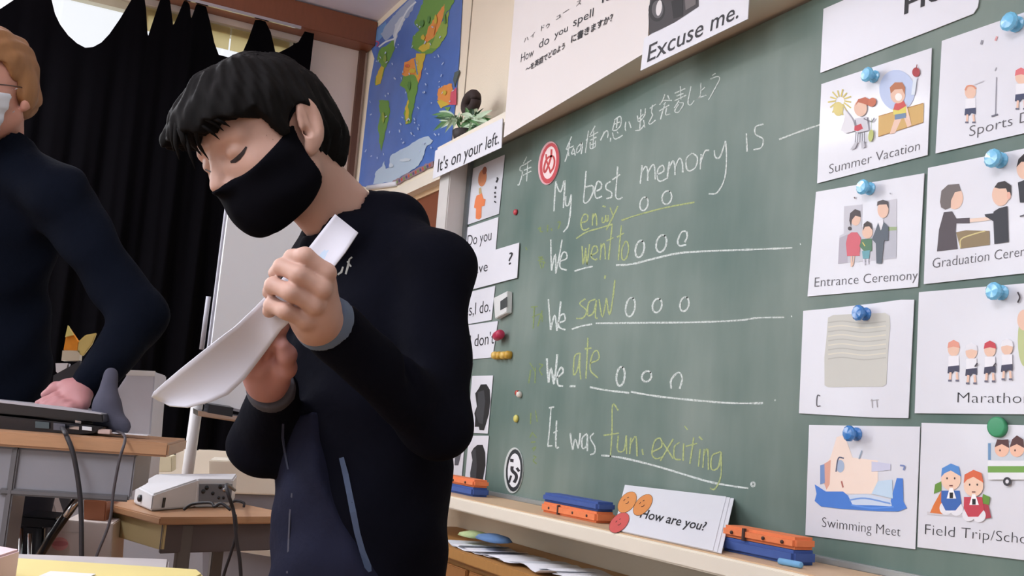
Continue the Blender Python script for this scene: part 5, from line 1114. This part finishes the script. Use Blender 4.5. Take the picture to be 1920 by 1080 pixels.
rh = sculpt('hand', righthand, *bounds([j for f in RH for j in f]+[P(512,735,1.37)], 0.045), 0.0022, mat('boy_skin_shaded', (176, 126, 120), 0.55, 0.06, 30, sub=0.12), boy)  # shadow behind the sheet put into a darker, redder skin colour
CUFF = mat('blue_grey_cuff', (96, 112, 136), 0.85, 0.1, 40)
def cuff(p):
    a_, b_ = np.array(P(600,597,1.145)), np.array(P(612,612,1.165)); d = cap(p, P(606,604,1.15), P(624,618,1.17), 0.034, 0.037)
    ax_ = (np.array(P(640,640,1.19))-np.array(P(588,580,1.13))); ax_ /= np.linalg.norm(ax_); t_ = (p-c3(P(604,602,1.15)))@c3(ax_)
    return np.maximum(d, np.abs(t_)-0.010)
sculpt('sleeve_cuff', cuff, *bounds([P(606,604,1.15)], 0.06), 0.0028, CUFF, boy)
def cuff2(p):
    ax_ = (np.array(P(505,760,1.42))-np.array(P(500,705,1.30))); ax_ /= np.linalg.norm(ax_); t_ = (p-c3(P(507,727,1.345)))@c3(ax_)
    return np.maximum(cap(p, P(505,718,1.33), P(510,735,1.36), 0.031, 0.033), np.abs(t_)-0.009)
sculpt('sleeve_cuff', cuff2, *bounds([P(507,727,1.345)], 0.06), 0.0028, mat('grey_cuff', (70, 68, 76), 0.85), boy)

# ---- the sheet in his hands
rows = [((628,402),(672,437),1.150,1.140),((598,440),(648,474),1.140,1.128),((570,476),(618,512),1.132,1.118),((540,510),(590,552),1.126,1.112),((508,545),(556,592),1.118,1.112),((474,580),(528,618),1.112,1.12),((440,612),(505,650),1.106,1.13),((408,636),(484,678),1.10,1.13),((375,662),(458,712),1.095,1.12),((340,690),(428,740),1.09,1.11),((310,715),(395,754),1.09,1.10),((288,735),(352,765),1.09,1.095),((284,744),(318,762),1.09,1.092)]
vs = []; fs = []; nc = 9
for i, (l, r, dl_, dr_) in enumerate(rows):
    for k in range(nc+1):
        t = k/nc; bow = 0.004*math.sin(math.pi*t)
        vs.append(P(l[0]+(r[0]-l[0])*t, l[1]+(r[1]-l[1])*t, dl_+(dr_-dl_)*t+bow))
for i in range(len(rows)-1):
    for k in range(nc): a_ = i*(nc+1)+k; fs.append((a_, a_+1, a_+nc+2, a_+nc+1))
sheet = mk('paper_sheet', vs, fs, mat('shaded_paper', (208, 207, 218), 0.7, 0.02, 30), smooth=True)  # sheet turned from the light: its shade is put into the greyer paper colour
so = sheet.modifiers.new('s', 'SOLIDIFY'); so.thickness = 0.0012
tag(sheet, 'long curled white sheet held in the boy\'s two hands', 'paper')
ts = bvh([sheet])
for pts_, m_ in (([(618,462,12),(610,474,20),(602,486,22),(596,496,20)], mat('print_blue_grey', (186, 204, 224), 0.7)),):
    skinline('printed_patch', pts_, 1, m_, sheet, ts)

# ---- the teacher
tc_ = empty('person', P(-20,1300,2.3), 'man in navy jumper and white mask leaning a hand on the laptop', 'person')
f_ = np.array([-0.14, -0.08, 0.98]); f_ /= np.linalg.norm(f_); u_ = np.array([0.02, 0.99, 0.1]); u_ -= f_*(u_@f_); u_ /= np.linalg.norm(u_); l_ = np.cross(u_, f_)
TH = P(-20,178,2.27); loct, wort, BT = head_frame(TH, np.stack([f_, l_, u_], 1)); NT = P(-12,300,2.33)
def t_head(p): 
    return sm(head_sdf(loct(p), 1.08), cap(p, wort((-0.02, 0, -0.05)), NT, 0.058, 0.064), 0.03)
thd = sculpt('head', t_head, *bounds([TH, NT], 0.16), 0.0036, SKINT, tc_)
def t_hair(p):
    q = loct(p)/1.08
    d = ell3(q, (-0.006, 0, 0.055), I3, (0.110, 0.084, 0.088)); d = sm(d, ell3(q, (-0.04, 0, 0.0), I3, (0.070, 0.080, 0.06)), 0.02)
    d = d+np.sin(q[:, 1]*160+5*np.sin(q[:, 2]*30))*0.0016+nz(q, 70)*0.003
    d = np.maximum(d, -(head_sdf(q, 1.0, ears=False)-0.001))
    face = np.minimum(q[:, 0]-(0.018+0.03*np.clip(q[:, 2]/0.06, -0.3, 1)), 0.092+0.008*np.sin(q[:, 1]*60+1)-q[:, 2]-0.35*np.abs(q[:, 1]))
    d = np.maximum(d, np.maximum(face, -1)); d = sm(d, ell3(np.stack([q[:, 0], np.abs(q[:, 1]), q[:, 2]], 1), (-0.014, 0.080, 0.012), I3, (0.024, 0.014, 0.042)), 0.012)
    return np.maximum(d, -0.045-q[:, 2])*1.08
sculpt('hair', t_hair, *bounds([TH], 0.17), 0.0036, mat('light_brown_hair', (142, 100, 62), 0.6, 0.3, 60, stretch=(1, 1, 0.2)), tc_)
def t_mask(p):
    q = loct(p)/1.08
    b_ = sm(head_sdf(q, 1.0, ears=False)-0.004, ell3(q, (0.062, 0, -0.05), I3, (0.05, 0.052, 0.056)), 0.03)
    d = np.maximum(b_, q[:, 2]-(0.006+0.014*np.exp(-(q[:, 1]/0.02)**2)-0.1*np.abs(q[:, 1]))); d = np.maximum(d, 0.045-q[:, 0]-0.2*(q[:, 2]+0.04)); d = np.maximum(d, -0.105-q[:, 2])
    lp_ = chain(p, [wort((0.05, 0.062, 0.0)), wort((0.0, 0.092, 0.02))], [0.0015, 0.0015], 0.001); lp2 = chain(p, [wort((0.05, 0.058, -0.06)), wort((0.0, 0.088, -0.02))], [0.0015, 0.0015], 0.001)
    return np.minimum(d*1.08+0.0009*np.sin(q[:, 2]*260), np.minimum(lp_, lp2))
sculpt('face_mask', t_mask, *bounds([TH], 0.15), 0.0032, mat('white_mask_cloth', (206, 212, 222), 0.85, 0.03, 60), tc_)
# eyes and glasses
for s in (-1, 1):
    cpos = wort((0.090, 0.034*s, 0.015)); lathe('eye', [(0.0095, 0), (0.009, 0.003), (0.006, 0.006), (0.0004, 0.0075)], Vector(cpos)+Vector(cdir(f_))*0.0035, Vector(cdir(f_)), mat('eye_dark', (70, 60, 58), 0.3), tc_, 14)
    rg = [Vector(wort((0.112, 0.034*s+0.026*math.cos(a), 0.010+0.018*math.sin(a)))) for a in [2*math.pi*k/20 for k in range(21)]]
    tube('glasses_frame', rg, 0.0016, mat('thin_glasses', (88, 70, 66), 0.3), tc_, 6); tube('glasses_frame', [Vector(wort((0.110, 0.060*s, 0.014))), Vector(wort((0.05, 0.082*s, 0.016))), Vector(wort((0.0, 0.088*s, 0.016)))], 0.0016, mat('thin_glasses', (88, 70, 66), 0.3), tc_, 6)
TS_, TE, TWr = P(112,372,2.28), P(262,600,2.24), P(172,712,2.08)
T2S, T2E, T2W = P(-190,380,2.34), P(-240,620,2.3), P(-200,780,2.15)
FTt = cdir((-0.1, 0, 1)); FTt[2] = 0; FTt /= np.linalg.norm(FTt); LTt = np.cross([0, 0, 1.0], FTt); AXt = np.stack([FTt, LTt, [0, 0, 1.0]])
TC, TB, TP_ = P(-35,430,2.38), P(-40,680,2.38), P(-40,900,2.38)
def jumper(p):
    d = ell3(p, TC, AXt, (0.125, 0.185, 0.20)); d = sm(d, ell3(p, TB, AXt, (0.125, 0.165, 0.26)), 0.08); d = sm(d, ell3(p, TP_, AXt, (0.12, 0.165, 0.2)), 0.06)
    d = sm(d, cap(p, NT, TS_, 0.062, 0.068), 0.06); d = sm(d, cap(p, NT, T2S, 0.062, 0.068), 0.06)
    d = sm(d, chain(p, [TS_, TE, TWr], [0.068, 0.056, 0.040], 0.03), 0.03); d = sm(d, chain(p, [T2S, T2E, T2W], [0.068, 0.056, 0.040], 0.03), 0.03)
    d = sm(d, cap(p, wort((-0.015, 0, -0.088)), NT, 0.071, 0.082), 0.02)
    d = d+wr(p, 0.004, 18)
    return np.maximum(d, -(t_head(p)-0.003))
tl_, th_ = bounds([TS_, TE, TWr, T2S, T2E, T2W, TP_, TC], 0.14)
sculpt('jumper', jumper, tl_, th_, 0.008, mat('navy_jumper_knit', (11, 16, 28), 0.95, 0.12, 30, spec=0.08, bump=0.3, bscale=120), tc_)
tf = [[P(128,742,2.045), P(104,744,2.03), P(85,752,2.025), P(72,757,2.025)], [P(132,750,2.03), P(108,752,2.015), P(90,758,2.01), P(78,762,2.01)], [P(138,757,2.02), P(118,758,2.005), P(102,762,2.0), P(92,764,2.0)], [P(148,762,2.015), P(132,764,2.0), P(120,766,1.998), P(112,767,1.998)]]
def thand(p):
    d = cap(p, P(158,722,2.07), P(140,745,2.045), 0.025, 0.024); d = sm(d, cap(p, P(150,738,2.05), P(152,755,2.03), 0.020, 0.018), 0.02)
    d = sm(d, cap(p, P(132,735,2.05), P(122,722,2.05), 0.016, 0.012), 0.02)
    for j in tf: d = sm(d, finger(p, j, 0.0105, 0.008), 0.004)
    d = sm(d, chain(p, [P(135,728,2.06), P(105,728,2.055), P(85,740,2.05)], [0.014, 0.012, 0.009], 0.01), 0.008)
    return d
sculpt('hand', thand, *bounds([j for f in tf for j in f]+[P(165,715,2.08)], 0.045), 0.003, mat('teacher_hand_skin', (182, 128, 130), 0.55, 0.06, 30, sub=0.12), tc_)
of = [Vector(v)-Vector(P(165,715,2.08)) for v in (P(158,722,2.07), P(140,745,2.045))]
bw = Vector(T2W); dn = Vector((0, 0, -1)); fw = (Vector(T2W)-Vector(T2E)).normalized(); sd = fw.cross(Vector(FTt)).normalized()
def thand2(p):
    pc = bw+fw*0.05; d = cap(p, bw, bw+fw*0.07, 0.026, 0.026); d = sm(d, cap(p, pc-sd*0.018, pc+fw*0.03+sd*0.018, 0.019), 0.015)
    for i in range(4):
        a_ = bw+fw*0.085+sd*(0.019*(i-1.5)); l_n = (0.062, 0.072, 0.068, 0.052)[i]; d = sm(d, chain(p, [a_, a_+fw*l_n*0.5+Vector(FTt)*0.004, a_+fw*l_n+Vector(FTt)*0.016], [0.010, 0.009, 0.0078], 0.004), 0.004)
    return sm(d, chain(p, [bw+fw*0.03-sd*0.02, bw+fw*0.06-sd*0.045, bw+fw*0.088-sd*0.05], [0.014, 0.012, 0.009], 0.008), 0.008)
sculpt('hand', thand2, *bounds([bw, bw+fw*0.17], 0.06), 0.003, mat('teacher_hand_skin', (182, 128, 130)), tc_)
def tlegs(p):
    d = None
    for s in (-1, 1):
        a = np.array(TP_)+LTt*0.09*s; a[2] = 0.85; k_ = a.copy(); k_[2] = 0.5; f0_ = a.copy(); f0_[2] = 0.08
        e = chain(p, [a, k_, f0_], [0.10, 0.072, 0.055], 0.03); e = sm(e, cap(p, f0_-np.array([0,0,0.02]), f0_+FTt*0.18-np.array([0, 0, 0.035]), 0.045, 0.035), 0.02); d = e if d is None else sm(d, e, 0.02)
    return d
tz = np.array(TP_); sculpt('trousers', tlegs, np.array([tz[0]-0.4, tz[1]-0.4, -0.02]), np.array([tz[0]+0.4, tz[1]+0.4, 0.98]), 0.014, mat('dark_trousers', (28, 30, 44), 0.9, 0.1), tc_)
